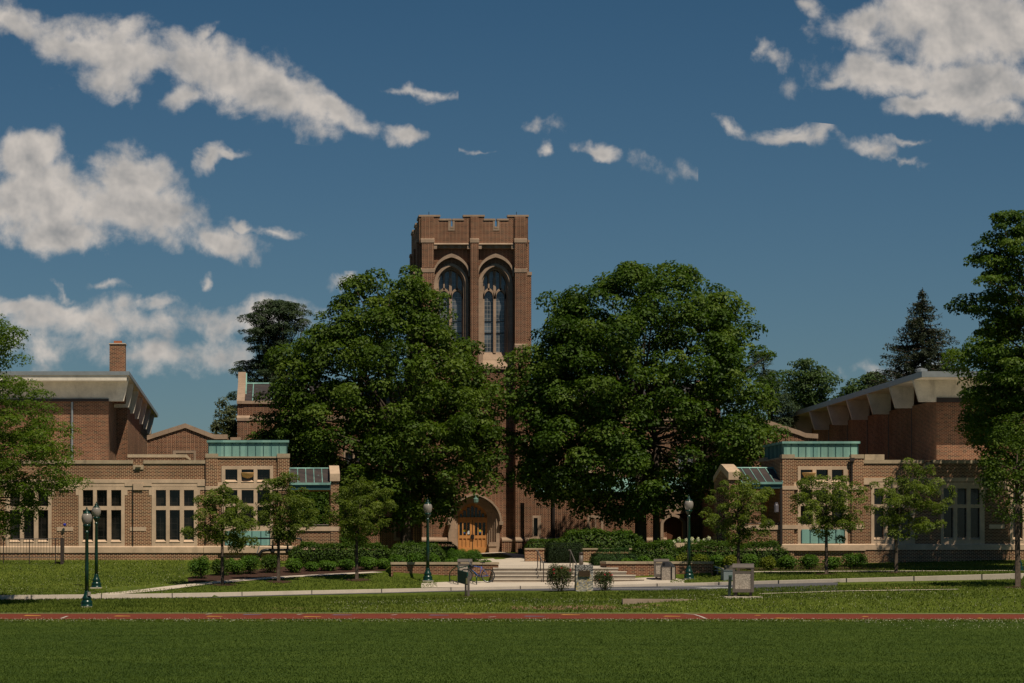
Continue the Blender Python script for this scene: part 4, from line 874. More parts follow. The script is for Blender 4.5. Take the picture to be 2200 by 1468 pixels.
dT = 162.0
T_ = empty('bell_tower', (fx(1018, dT), dT, 2.3), 'tall square brick tower with battlements and two pointed traceried windows over the arched oak door', 'tower')
Zt = lambda y: fz(y, dT)
XT = lambda x: fx(x, dT)
XA, XB = XT(903), XT(1134); Dp = 9.2; yR = dT+.30          # recessed wall plane
wins = [(969.5, 28.5, 941, 998), (1065.5, 25.5, 1039.5, 1090.5)]
aL = arch(XT(970), XT(1001)-XT(970), Zt(606), Zt(571)); aR = arch(XT(1065), XT(1096)-XT(1065), Zt(606), Zt(571))
pdoor = arch(XT(1018.5), XT(1066)-XT(1018.5), Zt(1112), Zt(1067))
mb = MB(); arch_hole_wall(mb, XA, XB, Zt(793), Zt(490), yR, [aL, aR], [Zt(793), Zt(793)])
arch_hole_wall(mb, XA, XB, 1.8, Zt(793), yR, [pdoor], [1.8])
# sides and back
for x, s_ in ((XA, 1), (XB, -1)):
    mb.quad((x, yR, 1.8), (x, yR+Dp, 1.8), (x, yR+Dp, Zt(490)), (x, yR, Zt(490)))
mb.quad((XB, yR+Dp, 1.8), (XA, yR+Dp, 1.8), (XA, yR+Dp, Zt(490)), (XB, yR+Dp, Zt(490)))
mb.build('wall', M['brick_old'], T_)
# parapet on four sides (merlons stepped as in the photograph)
def parapet(mb, sm, x0, x1, y, th, flip=False):
    """stepped battlement between x0 and x1; boxes appended through add(x0,x1,z0,z1)"""
    W_ = x1-x0; f = lambda px: x0+W_*(px-900)/235.
    segs = [(900, 944, 466), (944, 968, 474), (968, 972.5, 491), (972.5, 995.5, 474), (995.5, 1040, 466), (1040, 1063, 474), (1063, 1068.6, 491), (1068.6, 1091.6, 474), (1091.6, 1135, 466)]
    for a, b, yt in segs:
        if flip: mb.box(y, y+th, f(a)+DY, f(b)+DY, Zt(524), Zt(yt)); sm.box(y-.05, y+th+.05, f(a)+DY-.04, f(b)+DY+.04, Zt(yt), Zt(yt-4))
        else: mb.box(f(a), f(b), y, y+th, Zt(524), Zt(yt)); sm.box(f(a)-.04, f(b)+.04, y-.05, y+th+.05, Zt(yt), Zt(yt-4))
mb, sm = MB(), MB(); DY = 0
parapet(mb, sm, XT(901), XT(1134.5), dT, .45); parapet(mb, sm, XT(901), XT(1134.5), dT+Dp+.1, .45)
W7 = XT(1134.5)-XT(901)
DY = dT+.0-0
parapet(mb, sm, .46, Dp+.0, XT(901), .45, True); parapet(mb, sm, .46, Dp+.0, XT(1134.5)-.45, .45, True)
for (a, b) in ((963, 968), (972.5, 977), (1059, 1063), (1068.6, 1073)): sm.pbox(a, b, 474, 496, dT, -.03, -.001)
for (a, b) in ((963, 977), (1059, 1073)): sm.pbox(a, b, 491, 496, dT, -.034, -.0005)
mb.build('battlement', M['brick_old'], T_); sm.build('battlement_cap', M['stone_old'], T_)
mb = MB(); mb.box(XA, XB, dT+.4, dT+Dp, Zt(500), Zt(497)); mb.build('roof', M['darkroof'], T_)
# piers
mb = MB()
mb.pbox(905, 931.5, 466.5, 523, dT, -.12, -.001); mb.pbox(906, 931.5, 523, 577, dT, -.30, .46); mb.pbox(906, 931.5, 577, 1190, dT, -.45, .46)
mb.pbox(1010.5, 1027.5, 466.5, 520, dT, -.12, -.001); mb.pbox(1010.5, 1027.5, 520, 960, dT, -.28, .46)
mb.pbox(1105.5, 1129, 466.5, 523, dT, -.12, -.001); mb.pbox(1105.5, 1130, 523, 577, dT, -.30, .46); mb.pbox(1105.5, 1130, 577, 745, dT, -.45, .46); mb.pbox(1105.5, 1131, 745, 1190, dT, -.62, .46)
mb.box(XT(1130), XT(1138.5), dT+.5, dT+1.4, 1.8, Zt(519)); mb.box(XT(1130), XT(1143), dT+.45, dT+1.5, 1.8, Zt(590))
mb.box(XT(1130), XT(1138.5), dT+Dp-1, dT+Dp, 1.8, Zt(519)); mb.box(XT(1130), XT(1143), dT+Dp-1.1, dT+Dp+.1, 1.8, Zt(590))
mb.box(XT(896), XT(904), dT+.5, dT+1.4, 1.8, Zt(519)); mb.box(XT(890), XT(904), dT+.45, dT+1.5, 1.8, Zt(590))
mb.box(XT(896), XT(904), dT+4.2, dT+5.0, 1.8, Zt(519))
mb.box(XT(896), XT(904), dT+Dp-1, dT+Dp, 1.8, Zt(519)); mb.box(XT(890), XT(904), dT+Dp-1.1, dT+Dp+.1, 1.8, Zt(590))
mb.build('pier', M['brick_old'], T_)
mb = MB()
def weath(x0, x1, y0, y1, o0, o1): mb.prismx([(dT+o0-.03, Zt(y1)), (dT+.46, Zt(y1)), (dT+.46, Zt(y0)), (dT+o1-.02, Zt(y0)), (dT+o0-.03, Zt(y0+2.5))], XT(x0)-.04, XT(x1)+.04)
weath(905, 931.5, 513, 522.5, -.30, -.12); weath(1010.5, 1027.5, 513, 522.5, -.28, -.12); weath(1105.5, 1130, 513, 522.5, -.30, -.12)
weath(905, 931.5, 577, 587, -.45, -.30); weath(1105.5, 1130, 577, 587, -.45, -.30); weath(1105.5, 1131, 740, 751, -.62, -.45)
for xx, w_ in ((1130, 8.5), (895.5, 8.5)):
    mb.box(XT(xx)-.02, XT(xx+w_)+.02, dT+.45, dT+1.45, Zt(519), Zt(514)); mb.box(XT(xx)-.02, XT(xx+w_)+.02, dT+Dp-1.05, dT+Dp+.05, Zt(519), Zt(514))
mb.box(XT(1129.5), XT(1144), dT+.4, dT+1.55, Zt(590), Zt(583)); mb.box(XT(889), XT(904), dT+.4, dT+1.55, Zt(590), Zt(583)); mb.box(XT(889), XT(904), dT+Dp-1.15, dT+Dp+.15, Zt(590), Zt(583))
mb.build('weathering', M['stone_old'], T_)
mb = MB()
for (a, b) in ((931.5, 1010.5), (1027.5, 1105.5)):
    mb.prismx([(dT+.46, Zt(535)), (dT+.10, Zt(533)), (dT+.10, Zt(527)), (dT-.18, Zt(526.5)), (dT-.18, Zt(525)), (dT+.0, Zt(522.5)), (dT+.46, Zt(522.5))], XT(a)+.001, XT(b)-.001)
    mb.pbox(a, a+7, 525, 535.5, dT, -.14, .4); mb.pbox(b-7, b, 525, 535.5, dT, -.14, .4)
    for k in range(1, 4): x = a+7+(b-a-14)*k/4; mb.pbox(x-3.5, x+3.5, 527.5, 534, dT, -.03, .2)
mb.build('cornice', M['stone_old'], T_)
mb = MB(); mb.box(XT(931.5), XT(1010.5), dT+.05, dT+.46, Zt(523), Zt(491)); mb.box(XT(1027.5), XT(1105.5), dT+.05, dT+.46, Zt(523), Zt(491)); mb.build('parapet_wall', M['brick_old'], T_)
for (cx, hw, x0, x1, pa) in ((970, 31, 941.5, 998, aL), (1065, 31, 1039.5, 1090.5, aR)):
    mb = MB()
    hood_i = arch(XT(cx), XT(1006.5)-XT(970), Zt(590), Zt(553)); hood_o = arch(XT(cx), XT(1009.3)-XT(970), Zt(590), Zt(545))
    arch_ring(mb, hood_i, hood_o, Zt(594), yR-.32, yR+.02)
    f0 = arch(XT(cx), XT(1007)-XT(970), Zt(610), Zt(565)); f1 = arch(XT(cx), XT(1000)-XT(970), Zt(610), Zt(571)); f2 = arch(XT(cx), XT(1000)-XT(970)-.10, Zt(610), Zt(573))
    ccx = (XT(x0)+XT(x1))/2; f3 = arch(ccx, (XT(x1)-XT(x0))/2, Zt(612), Zt(577))
    arch_ring(mb, f1, f0, Zt(785), yR-.05, yR+.22); arch_ring(mb, f2, f1, Zt(785), yR+.10, yR+.42)
    f2b = arch(XT(cx), XT(1000)-XT(970)-.11, Zt(610), Zt(573.4)); arch_ring(mb, f3, f2b, Zt(785), yR+.34, yR+.75)
    # sloping sill
    mb.prismx([(yR-.12, Zt(793)), (yR+.8, Zt(793)), (yR+.8, Zt(755)), (yR+.62, Zt(755)), (yR+.25, Zt(775)), (yR-.12, Zt(787))], XT(cx-36), XT(cx+36))
    w = mb.build('window', M['stone_old'], T_)
    g = MB(); arch_fill(g, f3, Zt(757), yR+.74); g.build('pane', M['leaded'], w)
    t = MB(); tw = .085; X0, X1 = XT(x0), XT(x1); ym, y2 = yR+.50, yR+.72
    t.box(ccx-tw, ccx+tw, ym, y2, Zt(757), Zt(594)); t.box(X0, X0+.10, ym, y2, Zt(757), Zt(610)); t.box(X1-.10, X1, ym, y2, Zt(757), Zt(610))
    hw2 = (X1-X0)/4
    for sx_ in (-1, 1):
        c2 = ccx+sx_*hw2
        ai = arch(c2, hw2-.10, Zt(636), Zt(622), 8); ao = arch(c2, hw2, Zt(636), Zt(616), 8); arch_ring(t, ai, ao, Zt(640), ym, y2)
        t.box(c2-.05, c2+.05, ym, y2, Zt(621), Zt(582 if True else 0)-.05)
        c3 = c2+sx_*-.0
        for q in (-1, 1):
            a3 = c2+q*hw2*.5
            zt_ = Zt(588) if q*sx_ < 0 else Zt(597)
            ai = arch(a3, hw2*.5-.06, zt_, zt_+.42, 5); ao = arch(a3, hw2*.5-.0, zt_, zt_+.55, 5); arch_ring(t, ai, ao, zt_-.1, ym+.04, y2)
    t.build('tracery', M['stone_old'], w)
    fr = MB()
    for sx_ in (-1, 1):
        c2 = ccx+sx_*hw2; fr.box(c2-hw2+.12, c2+hw2-.12, yR+.68, yR+.73, Zt(714), Zt(712)); fr.box(c2-hw2+.12, c2+hw2-.12, yR+.68, yR+.73, Zt(688), Zt(687))
    fr.build('glazing_bar', M['black'], w)
# bands and water table
mb = MB(); mb.prismx([(dT-.30, Zt(1163.5)), (yR, Zt(1163.5)), (yR, Zt(1154.5)), (yR-.05, Zt(1154.5)), (dT-.30, Zt(1160))], XT(931.5), XT(961)); mb.prismx([(dT-.30, Zt(1163.5)), (yR, Zt(1163.5)), (yR, Zt(1154.5)), (yR-.05, Zt(1154.5)), (dT-.30, Zt(1160))], XT(1078), XT(1105.5))
mb.prismx([(dT-.85, Zt(1163.5)), (dT, Zt(1163.5)), (dT, Zt(1154.5)), (dT-.64, Zt(1154.5)), (dT-.85, Zt(1160))], XT(1105.3), XT(1132)); mb.prismx([(dT-.7, Zt(1163.5)), (dT, Zt(1163.5)), (dT, Zt(1154.5)), (dT-.46, Zt(1154.5)), (dT-.7, Zt(1160))], XT(905), XT(932))
mb.build('water_table', M['stone_old'], T_)
mb = MB(); mb.pbox(931.5, 961, 1163.5, 1192, dT, -.26, .4); mb.pbox(1078, 1105.5, 1163.5, 1192, dT, -.26, .4); mb.pbox(1105.6, 1131.8, 1163.5, 1192, dT, -.8, -.621); mb.build('base_wall', M['brick_old'], T_)
mb = MB(); mb.pbox(931.5, 1105.5, 1035, 1040, dT, .35, .449); mb.build('string_course', M['stone_old'], T_)
# portal
mb = MB(); yP = dT+.15
rr = [(1018.5+1.2, 58.5, 1122, 1060.5, -.25), (1018.5, 54, 1112, 1064.5, -.05)]
ho = arch(XT(1020), XT(1078)-XT(1020), Zt(1120), Zt(1060)); hi = arch(XT(1020), XT(1074)-XT(1020), Zt(1120), Zt(1064)); arch_ring(mb, hi, ho, Zt(1124), yR-.42, yR+.02)
for s_ in (-1, 1): mb.box(XT(1020)+s_*(XT(1076)-XT(1020))-.12, XT(1020)+s_*(XT(1076)-XT(1020))+.14, yR-.5, yR, Zt(1128), Zt(1120.5))
prev = arch(XT(1018.5), XT(1073.5)-XT(1018.5), Zt(1113), Zt(1066.5)); off_ = -.36
steps = [(1066, 1070, -.36), (1062.5, 1072, -.12), (1059.5, 1074, .08), (1056, 1076, .26), (1052.5, 1078, .46), (1048.8, 1080.5, .66)]
for (xr, ya_, o_) in steps:
    cur = arch(XT(1017.0 if xr < 1060 else 1018), XT(xr)-XT(1017.0 if xr < 1060 else 1018), Zt(1113), Zt(ya_)); arch_ring(mb, cur, prev, 1.9, yR+o_*.62, yR+o_*.62+.20); prev = cur
mb.pbox(1051, 1066, 1165, 1190, dT, .0, .7); mb.pbox(968, 981, 1165, 1190, dT, .0, .7); mb.pbox(1049.5, 1067, 1170, 1174, dT, -.06, .7)
portal = mb.build('portal', M['stone_old'], T_)
yD = yR+.60; inner = prev
mb = MB(); arch_fill(mb, inner, fz(1188, yD), yD); mb.build('arch_panel', M['wood'], portal)
# door leaves with glazed slots and sunk panels
DX = lambda x: fx(x, yD); DZ = lambda y: fz(y, yD)
for s_, (xa, xb, slots) in enumerate(((984, 1014.2, [(986.8, 992.6), (995.3, 1000.8), (1003.6, 1009.4)]), (1015.6, 1046, [(1020, 1025.6), (1028, 1034), (1036.5, 1042.5)]))):
    mb = MB(); hs = [(DX(a), DX(b), DZ(1150.5), DZ(1123)) for a, b in slots]; ps = [(DX(a-.2), DX(b+.2), DZ(1176), DZ(1157)) for a, b in slots]
    slab(mb, (DX(xa), DX(xb), DZ(1188), DZ(1117.5)), yD-.02, hs+ps, .07, .08)
    for p in ps: mb.box(p[0], p[1], yD-.045, yD-.03, p[2], p[3])
    lf = mb.build('door', M['wood'], portal)
    for h in hs: g = MB(); g.quad((h[0], yD-.04, h[2]), (h[1], yD-.04, h[2]), (h[1], yD-.04, h[3]), (h[0], yD-.04, h[3])); g.name = 0; g.build('glass_pane', M['glass'], lf)
for (a, b, y0, y1, c) in ((995.6, 1000.4, 1138, 1144, (.65, .55, .02)), (995.6, 1000.6, 1143.5, 1146, (.03, .12, .35)), (1004, 1008.4, 1140.5, 1148, (.6, .62, .64)), (1028.6, 1033.2, 1138, 1143.5, (.55, .48, .04)), (1028.6, 1033.4, 1143.2, 1145.8, (.03, .10, .28))):
    mb = MB()
    if y1-y0 > 5 and c[2] < .1:
        mb.lathe((0, 0, 0), [(.0, 0), (DX(b)/2-DX(a)/2, .0)], 12); mb.v = [((DX(a)+DX(b))/2+p[0], yD-.125-p[2], DZ((y0+y1)/2)+p[1]*1.15) for p in mb.v]
        mb.f = [tuple(range(12, 24))]
    else: mb.box(DX(a), DX(b), yD-.122, yD-.11, DZ(y1), DZ(y0))
    mb.m = [0]*len(mb.f); mb.build('door_notice', flat('notice_%d' % int(a*10+y0), c, .5), portal)
mb = MB(); mb.box(DX(1014.3), DX(1015.5), yD-.12, yD-.05, DZ(1188), DZ(1117)); mb.box(DX(1011.5), DX(1018), yD-.19, yD-.121, DZ(1158.5), DZ(1149)); mb.build('door_lock', M['black'], portal)
fl = MB()
segs = [(988.5, 993), (995.2, 1001), (1003.2, 1009.6), (1011.8, 1017.6), (1019.8, 1025.6), (1027.8, 1032.8), (1035, 1040)]
for a, b in segs:
    m_ = (a+b)/2; h = abs(m_-1014.5)/28; yt = 1088+22*h**1.6; fl.box(DX(a), DX(b), yD-.03, yD-.015, DZ(1111.5), DZ(yt))
fl.build('fanlight', M['glass'], portal)
mb = MB(); mb.pbox(984, 1047, 1112, 1117.2, yD, -.12, -.02); mb.build('transom', M['wood'], portal)
mb = MB(); mb.lathe((XT(1022), dT-.1, Zt(1082)), [(.05, 0), (.16, .08), (.18, .3), (.08, .36), (.06, .55)], 8); mb.tube([(XT(1022), dT-.1, Zt(1066)), (XT(1024), yR, Zt(1064))], .04); mb.build('portal_lantern', flat('verdigris', (.14, .24, .20), .5), portal)
for x in (922, 1110.5):
    mb = MB(); mb.tube([(XT(x), dT+.3, Zt(462)), (XT(x), dT+.3, Zt(454))], .02); mb.build('lightning_rod', M['black'], T_)
# windows left of the door
window(H_, 165.9, (846, 873, 1108, 1162), [(851, 860), (862, 869)], [(1115, 1155)], stone='stone_old', glass='glass', sill=False)
# ------------------------------------------------------------------ trees
def blob(n, c, r, up=.35, shell=.62):
    """points and normals of leaves in an ellipsoidal clump, denser on the outside and the top"""
    v_ = rng.normal(size=(n, 3)); v_ /= np.linalg.norm(v_, axis=1, keepdims=True)
    v_[:, 2] = np.where((v_[:, 2] < -.25) & (rng.random(n) < .6), -v_[:, 2], v_[:, 2])
    rad = shell+(1.08-shell)*rng.random(n)**.7; Pn = c+v_*rad[:, None]*np.array(r)
    N = v_*.8+rng.normal(0, .45, (n, 3)); N[:, 2] += up+.25; return Pn, N
def limb(mb, a, b, r0, r1, bend=.12, seg=4, n=6):
    a, b = Vector(a), Vector(b); L = (b-a).length; off = Vector((random.uniform(-1, 1), random.uniform(-1, 1), random.uniform(0, .8)))*bend*L
    pts = [a.lerp(b, t/seg)+off*math.sin(math.pi*t/seg)*.6 for t in range(seg+1)]; mb.tube(pts, [r0+(r1-r0)*t/seg for t in range(seg+1)], n)
def big_tree(name, label, cat, d, base, prof, leaves, clump, leaf, mat, depth=.85, trunk_r=.35, fork=.25, group=None, up=.35, asp=.62, nc=None, stems=1, inner=.25, limbs=26, flat_=.72, gaps=0.0, trunk_lean=0, edge=.48):
    """prof: [(y, xl, xr)] outline of the crown as seen at distance d"""
    bx = base[0]; gz = ZT(fx(bx, d), d); T = empty(name, (fx(bx, d), d, gz), label, cat, group)
    prof = sorted(prof); ys = np.array([p[0] for p in prof], float); xl = np.array([p[1] for p in prof], float); xr = np.array([p[2] for p in prof], float)
    s_ = d/F; area = np.trapz(xr-xl, ys)*s_*s_
    nc = nc or int(area/(clump*clump)*2.7)
    C, Rr = [], []
    w_ = (xr-xl); cdf = np.cumsum((w_[1:]+w_[:-1])/2*np.diff(ys)*np.maximum((w_[1:]+w_[:-1])/2, 1)**.5); cdf = np.insert(cdf, 0, 0)/cdf[-1]
    while len(C) < nc:
        yy = np.interp(rng.random(), cdf, ys); a, b = np.interp(yy, ys, xl), np.interp(yy, ys, xr)
        hw = (b-a)/2*s_; cr = clump*rng.uniform(.5, 1.35)
        if hw < cr*.5: cr = max(hw*.8, .15)
        xc = fx((a+b)/2, d); th = rng.uniform(0, 2*np.pi) if rng.random() < .82 else rng.choice([0, np.pi])+rng.normal(0, .5); rho = rng.uniform(.86, 1.12)*(1-inner*rng.random()**1.4) if rng.random() > .2 else rng.uniform(.2, .8)
        q = max(hw-cr*edge, 0)
        top = (yy-ys[0])*s_; cz = fz(yy, d)-min(cr*.6, max(0, cr*.7-top) if top < cr else 0)
        c = np.array([xc+math.cos(th)*q*rho, d+math.sin(th)*q*rho*depth, cz])
        if gaps and rng.random() < gaps: continue
        C.append(c); Rr.append(cr)
    C = np.array(C); Rr = np.array(Rr)
    wts = Rr**2/np.sum(Rr**2); cnt = np.maximum(8, (leaves*wts).astype(int))
    Ps, Ns, Vs = [], [], []
    for c, r, k in zip(C, Rr, cnt):
        p, n = blob(k, c, (r, r, r*flat_), up); Ps.append(p); Ns.append(n); Vs.append(np.clip(rng.random()*.62+rng.random(k)*.36, 0, 1))
    Pq, Nq, Vq = np.concatenate(Ps), np.concatenate(Ns), np.concatenate(Vs)
    Q = leaf_quads(Pq, Nq, leaf, asp); quads('crown', Q, mat, T, Vq)
    # trunk and limbs
    mb = MB(); top = np.array([fx(base[0]+trunk_lean, d), d, fz(ys[0]+(ys[-1]-ys[0])*.35, d)])
    for st_ in range(stems):
        x0 = fx(bx, d)+st_*trunk_r*2.6; z0 = gz-.15; zf = gz+(fz(ys[-1], d)-gz)+(top[2]-fz(ys[-1], d))*fork
        r = trunk_r*(1 if st_ == 0 else .6)
        xm = x0+(top[0]-fx(bx, d))*.2
        mb.tube([(x0, d, z0), (x0+.02, d, z0+.35*r), (x0+(xm-x0)*.5, d, (z0+zf)/2), (xm, d, zf)], [r*1.45, r*1.05, r*.9, r*.78], 10)
        lead = [(xm, d, zf), (xm*.6+top[0]*.4, d+.2, zf*.55+top[2]*.45), tuple(top)]
        mb.tube(lead, [r*.78, r*.5, r*.15], 8)
        idx = rng.choice(len(C), min(limbs, len(C)), replace=False)
        for i in idx:
            t = rng.uniform(0, .75); a = Vector(lead[0]).lerp(Vector(lead[2]), t); c = Vector(C[i])
            if c.z < a.z-.5: a = Vector(lead[0])
            limb(mb, a, c, r*.38*(1-t*.6), r*.05, .10)
    mb.build('trunk', M['bark'], T, True)
    return T
maple1 = [(572,868,905),(585,850,925),(600,745,940),(620,722,950),(650,712,962),(680,672,968),(700,665,975),(720,650,1005),(745,625,1030),(770,590,1042),(800,585,1046),(830,582,1060),(860,576,1075),(900,570,1088),(940,568,1092),(980,600,1082),(1020,620,1075),(1060,622,1050),(1090,640,990),(1112,690,968),(1132,780,950)]
big_tree('maple_tree', 'large dark maple with a pointed top, left of the tower and overlapping its left window', 'tree', 149, (872, 1185), maple1, 115000, .80, .215, LM['maple'], trunk_r=.36, inner=.35, fork=.3, limbs=46)
maple2 = [(568,1318,1378),(580,1300,1490),(600,1270,1535),(622,1262,1548),(645,1178,1560),(665,1172,1588),(690,1172,1600),(715,1145,1628),(740,1145,1628),(765,1120,1642),(800,1103,1650),(840,1100,1655),(880,1096,1662),(920,1088,1668),(960,1082,1662),(1000,1082,1600),(1040,1090,1560),(1070,1120,1530),(1095,1190,1500),(1115,1280,1420)]
big_tree('maple_tree', 'large round-topped maple with a thick double trunk standing right of the tower', 'tree', 149, (1376, 1175), maple2, 140000, .82, .215, LM['maple_b'], trunk_r=.36, stems=2, inner=.35, fork=.45, limbs=40)
# small low branch clump of another maple left, in front of the hall
big_tree('maple_tree', 'small bright green maple tucked between the hall gable and the large left maple', 'tree', 150, (600, 1190), [(885,570,600),(900,545,640),(930,540,680),(960,540,720),(1000,585,720),(1030,640,720)], 9000, .6, .19, LM['maple'], trunk_r=.15, limbs=10)
# right edge trees
rm = [(445,2185,2330),(470,2135,2360),(500,2128,2370),(530,2105,2380),(560,2082,2390),(590,2075,2400),(620,2062,2400),(650,2050,2400),(690,2080,2400),(730,2068,2400),(770,2050,2400),(810,2070,2400),(850,2075,2400),(890,2085,2380),(930,2095,2350),(960,2110,2330)]
big_tree('maple_tree', 'tall maple with layered boughs at the right edge of the picture, shading the right wing', 'tree', 124, (2262, 1225), rm, 62000, .62, .17, LM['maple_b'], trunk_r=.30, gaps=.1, inner=.6, limbs=60, flat_=.45, nc=440, edge=.2)
big_tree('maple_tree', 'lighter green broad tree behind the right edge maple, over the auditorium eave corner', 'tree', 131, (2215, 1210), [(700,2100,2160),(740,2055,2300),(780,2042,2300),(830,2052,2300),(880,2062,2300),(930,2070,2300),(985,2105,2280),(1040,2130,2260)], 26000, .6, .17, LM['locust'], trunk_r=.2, limbs=16)
big_tree('street_tree', 'small leaning tree with reddish forked trunk in the lawn beside the right edge lamp', 'tree', 108, (2186, 1250), [(885,2170,2225),(915,2140,2250),(950,2125,2270),(1000,2112,2280),(1040,2104,2285),(1080,2110,2275),(1110,2122,2256),(1128,2150,2236)], 7500, .36, .12, LM['maple'], trunk_r=.12, fork=.35, limbs=22, gaps=.1)
# left edge locust
big_tree('locust_tree', 'feathery light green tree leaning in from the left edge of the picture', 'tree', 107, (-75, 1300), [(650,-220,-60),(698,-240,42),(720,-250,46),(750,-260,48),(770,-260,76),(800,-260,60),(840,-260,100),(870,-260,110),(900,-270,118),(920,-270,160),(950,-270,150),(985,-270,172),(1010,-270,178),(1040,-260,160),(1070,-250,110),(1100,-230,96),(1130,-200,84),(1150,-180,40)], 80000, .46, .13, LM['locust'], trunk_r=.22, inner=.7, limbs=70, asp=.45, gaps=.12, flat_=.5, edge=.2)
# young trees along the walk
young = [(477,119.0,[(1035,470,488),(1050,452,510),(1070,425,540),(1095,410,548),(1120,402,556),(1145,400,562),(1165,430,560),(1180,450,540)],'young small tree nearest the left lamps, leftmost of the lawn row'),
 (598,121.0,[(1014,596,614),(1035,572,640),(1060,560,662),(1085,552,680),(1110,548,682),(1135,560,672),(1155,575,640),(1166,590,625)],'young tree in front of the left pavilion window and copper panel'),
 (766,122.0,[(1022,752,770),(1040,735,800),(1060,728,842),(1085,705,850),(1105,700,848),(1130,705,835),(1150,720,810),(1168,745,785)],'young spreading tree right of the left porch, just left of the brick planter wall'),
 (1586,123.0,[(1012,1568,1590),(1030,1550,1640),(1055,1530,1665),(1080,1505,1668),(1105,1490,1650),(1130,1510,1652),(1150,1540,1650),(1170,1560,1630)],'young tree in front of the right porch, behind the brown litter bin'),
 (1775,122.0,[(1022,1800,1820),(1035,1715,1850),(1055,1705,1868),(1080,1700,1872),(1105,1705,1866),(1130,1708,1850),(1150,1735,1840),(1160,1755,1815)],'young tree in front of the right pavilion window with thin bare trunk'),
 (1925,122.0,[(985,1945,1962),(1000,1930,1990),(1020,1905,2020),(1045,1878,2035),(1075,1868,2048),(1100,1872,2040),(1125,1880,2030),(1150,1905,1990),(1160,1912,1950)],'tallest young tree, in front of the right wing windows')]
for (x, d_, pr, lb) in young:
    big_tree('young_tree', lb, 'tree', d_, (x, 1250), pr, 11500, .27, .115, LM['young'], trunk_r=.085, fork=.30, inner=.85, limbs=36, edge=.15, nc=120, group='young trees along the walk', asp=.5, gaps=.0, flat_=.8, trunk_lean=3)
# conifers and far trees
big_tree('pine_tree', 'tall dark pine with tufted boughs behind the hall gable on the left', 'tree', 184, (588, 1150), [(640,560,610),(655,545,645),(675,532,662),(700,520,655),(715,506,640),(740,530,620),(765,540,600),(790,503,600),(815,515,600),(840,545,600),(850,484,560),(870,486,520),(895,498,520),(915,484,520),(940,480,520)], 46000, .55, .20, LM['pine'], trunk_r=.35, asp=.28, inner=.8, up=.8, flat_=.45, gaps=.05, limbs=40, edge=.2)
big_tree('sparse_tree', 'small sparse olive tree in the gap between the low left gable and the hall', 'tree', 178, (480, 1150), [(852,474,484),(870,465,495),(895,458,505),(915,455,512),(935,446,512),(950,450,512)], 2600, .4, .2, LM['scrub'], trunk_r=.1, limbs=14)
big_tree('pine_tree', 'pine showing its long needled bough beyond the right shoulder of the right maple', 'tree', 176, (1655, 1150), [(752,1625,1652),(765,1615,1652),(800,1610,1655),(830,1615,1690),(860,1630,1712),(890,1640,1715),(920,1650,1700)], 14000, .6, .2, LM['pine'], trunk_r=.25, asp=.28, up=.8, flat_=.5)
big_tree('oak_tree', 'round loose-crowned tree above the sloping eave right of the right maple', 'tree', 205, (1735, 1150), [(770,1728,1750),(780,1695,1765),(800,1680,1792),(820,1675,1802),(845,1672,1800),(865,1680,1800),(890,1685,1780),(910,1690,1770)], 11000, .55, .22, LM['far'], trunk_r=.2, inner=.9, gaps=.1, flat_=.6)
big_tree('oak_tree', 'treetop just showing over the eave between the loose-crowned tree and the spruce', 'tree', 210, (1850, 1150), [(800,1870,1888),(815,1862,1898),(830,1812,1900),(845,1806,1900),(870,1800,1900),(900,1800,1890)], 7000, .6, .24, LM['far'], trunk_r=.2)
def conifer(label, d, bx, top, by, hw, n, mat, seed):
    gz = ZT(fx(bx, d), d); T = empty('spruce_tree', (fx(bx, d), d, gz), label, 'tree'); zt, zb = fz(top, d), fz(by, d); X = fx(bx, d)
    mb = MB(); mb.tube([(X, d, gz-.1), (X, d, (gz+zt)/2), (X, d, zt)], [.35, .22, .03], 8); Ps, Ns = [], []
    H = zt-zb; k = 0
    while k < n:
        t = (rng.random()**.8); z = zt-t*H; L = (.15+t*hw*d/F)*rng.uniform(.65, 1.12); th = rng.uniform(0, 2*np.pi)
        a = Vector((X, d, z)); tip = Vector((X+math.cos(th)*L, d+math.sin(th)*L, z-L*.12+L*.10)); mid = a.lerp(tip, .55)-Vector((0, 0, L*.10))
        mb.tube([a, mid, tip], [.05, .03, .01], 4, False)
        m_ = int(14+L*26); s_ = rng.uniform(.12, 1, m_)[:, None]; A = np.array(a)[None]; B = np.array(mid)[None]; Cc = np.array(tip)[None]
        c = A*(1-s_)**2+2*B*s_*(1-s_)+Cc*s_**2; c = c+rng.normal(0, .10, (m_, 3))*np.array([1, 1, .6]); c[:, 2] -= rng.random(m_)*.30
        Ps.append(c); Ns.append(rng.normal(0, .6, (m_, 3))+np.array([0, 0, .7])); k += 1
    Pq, Nq = np.concatenate(Ps), np.concatenate(Ns); quads('crown', leaf_quads(Pq, Nq, .27, .32, .2, 1.1), mat, T); mb.build('trunk', M['bark'], T, True); return T
conifer('dark spruce with drooping boughs rising behind the right concrete eave', 196, 1982, 622, 900, 165, 330, LM['spruce'], 1)
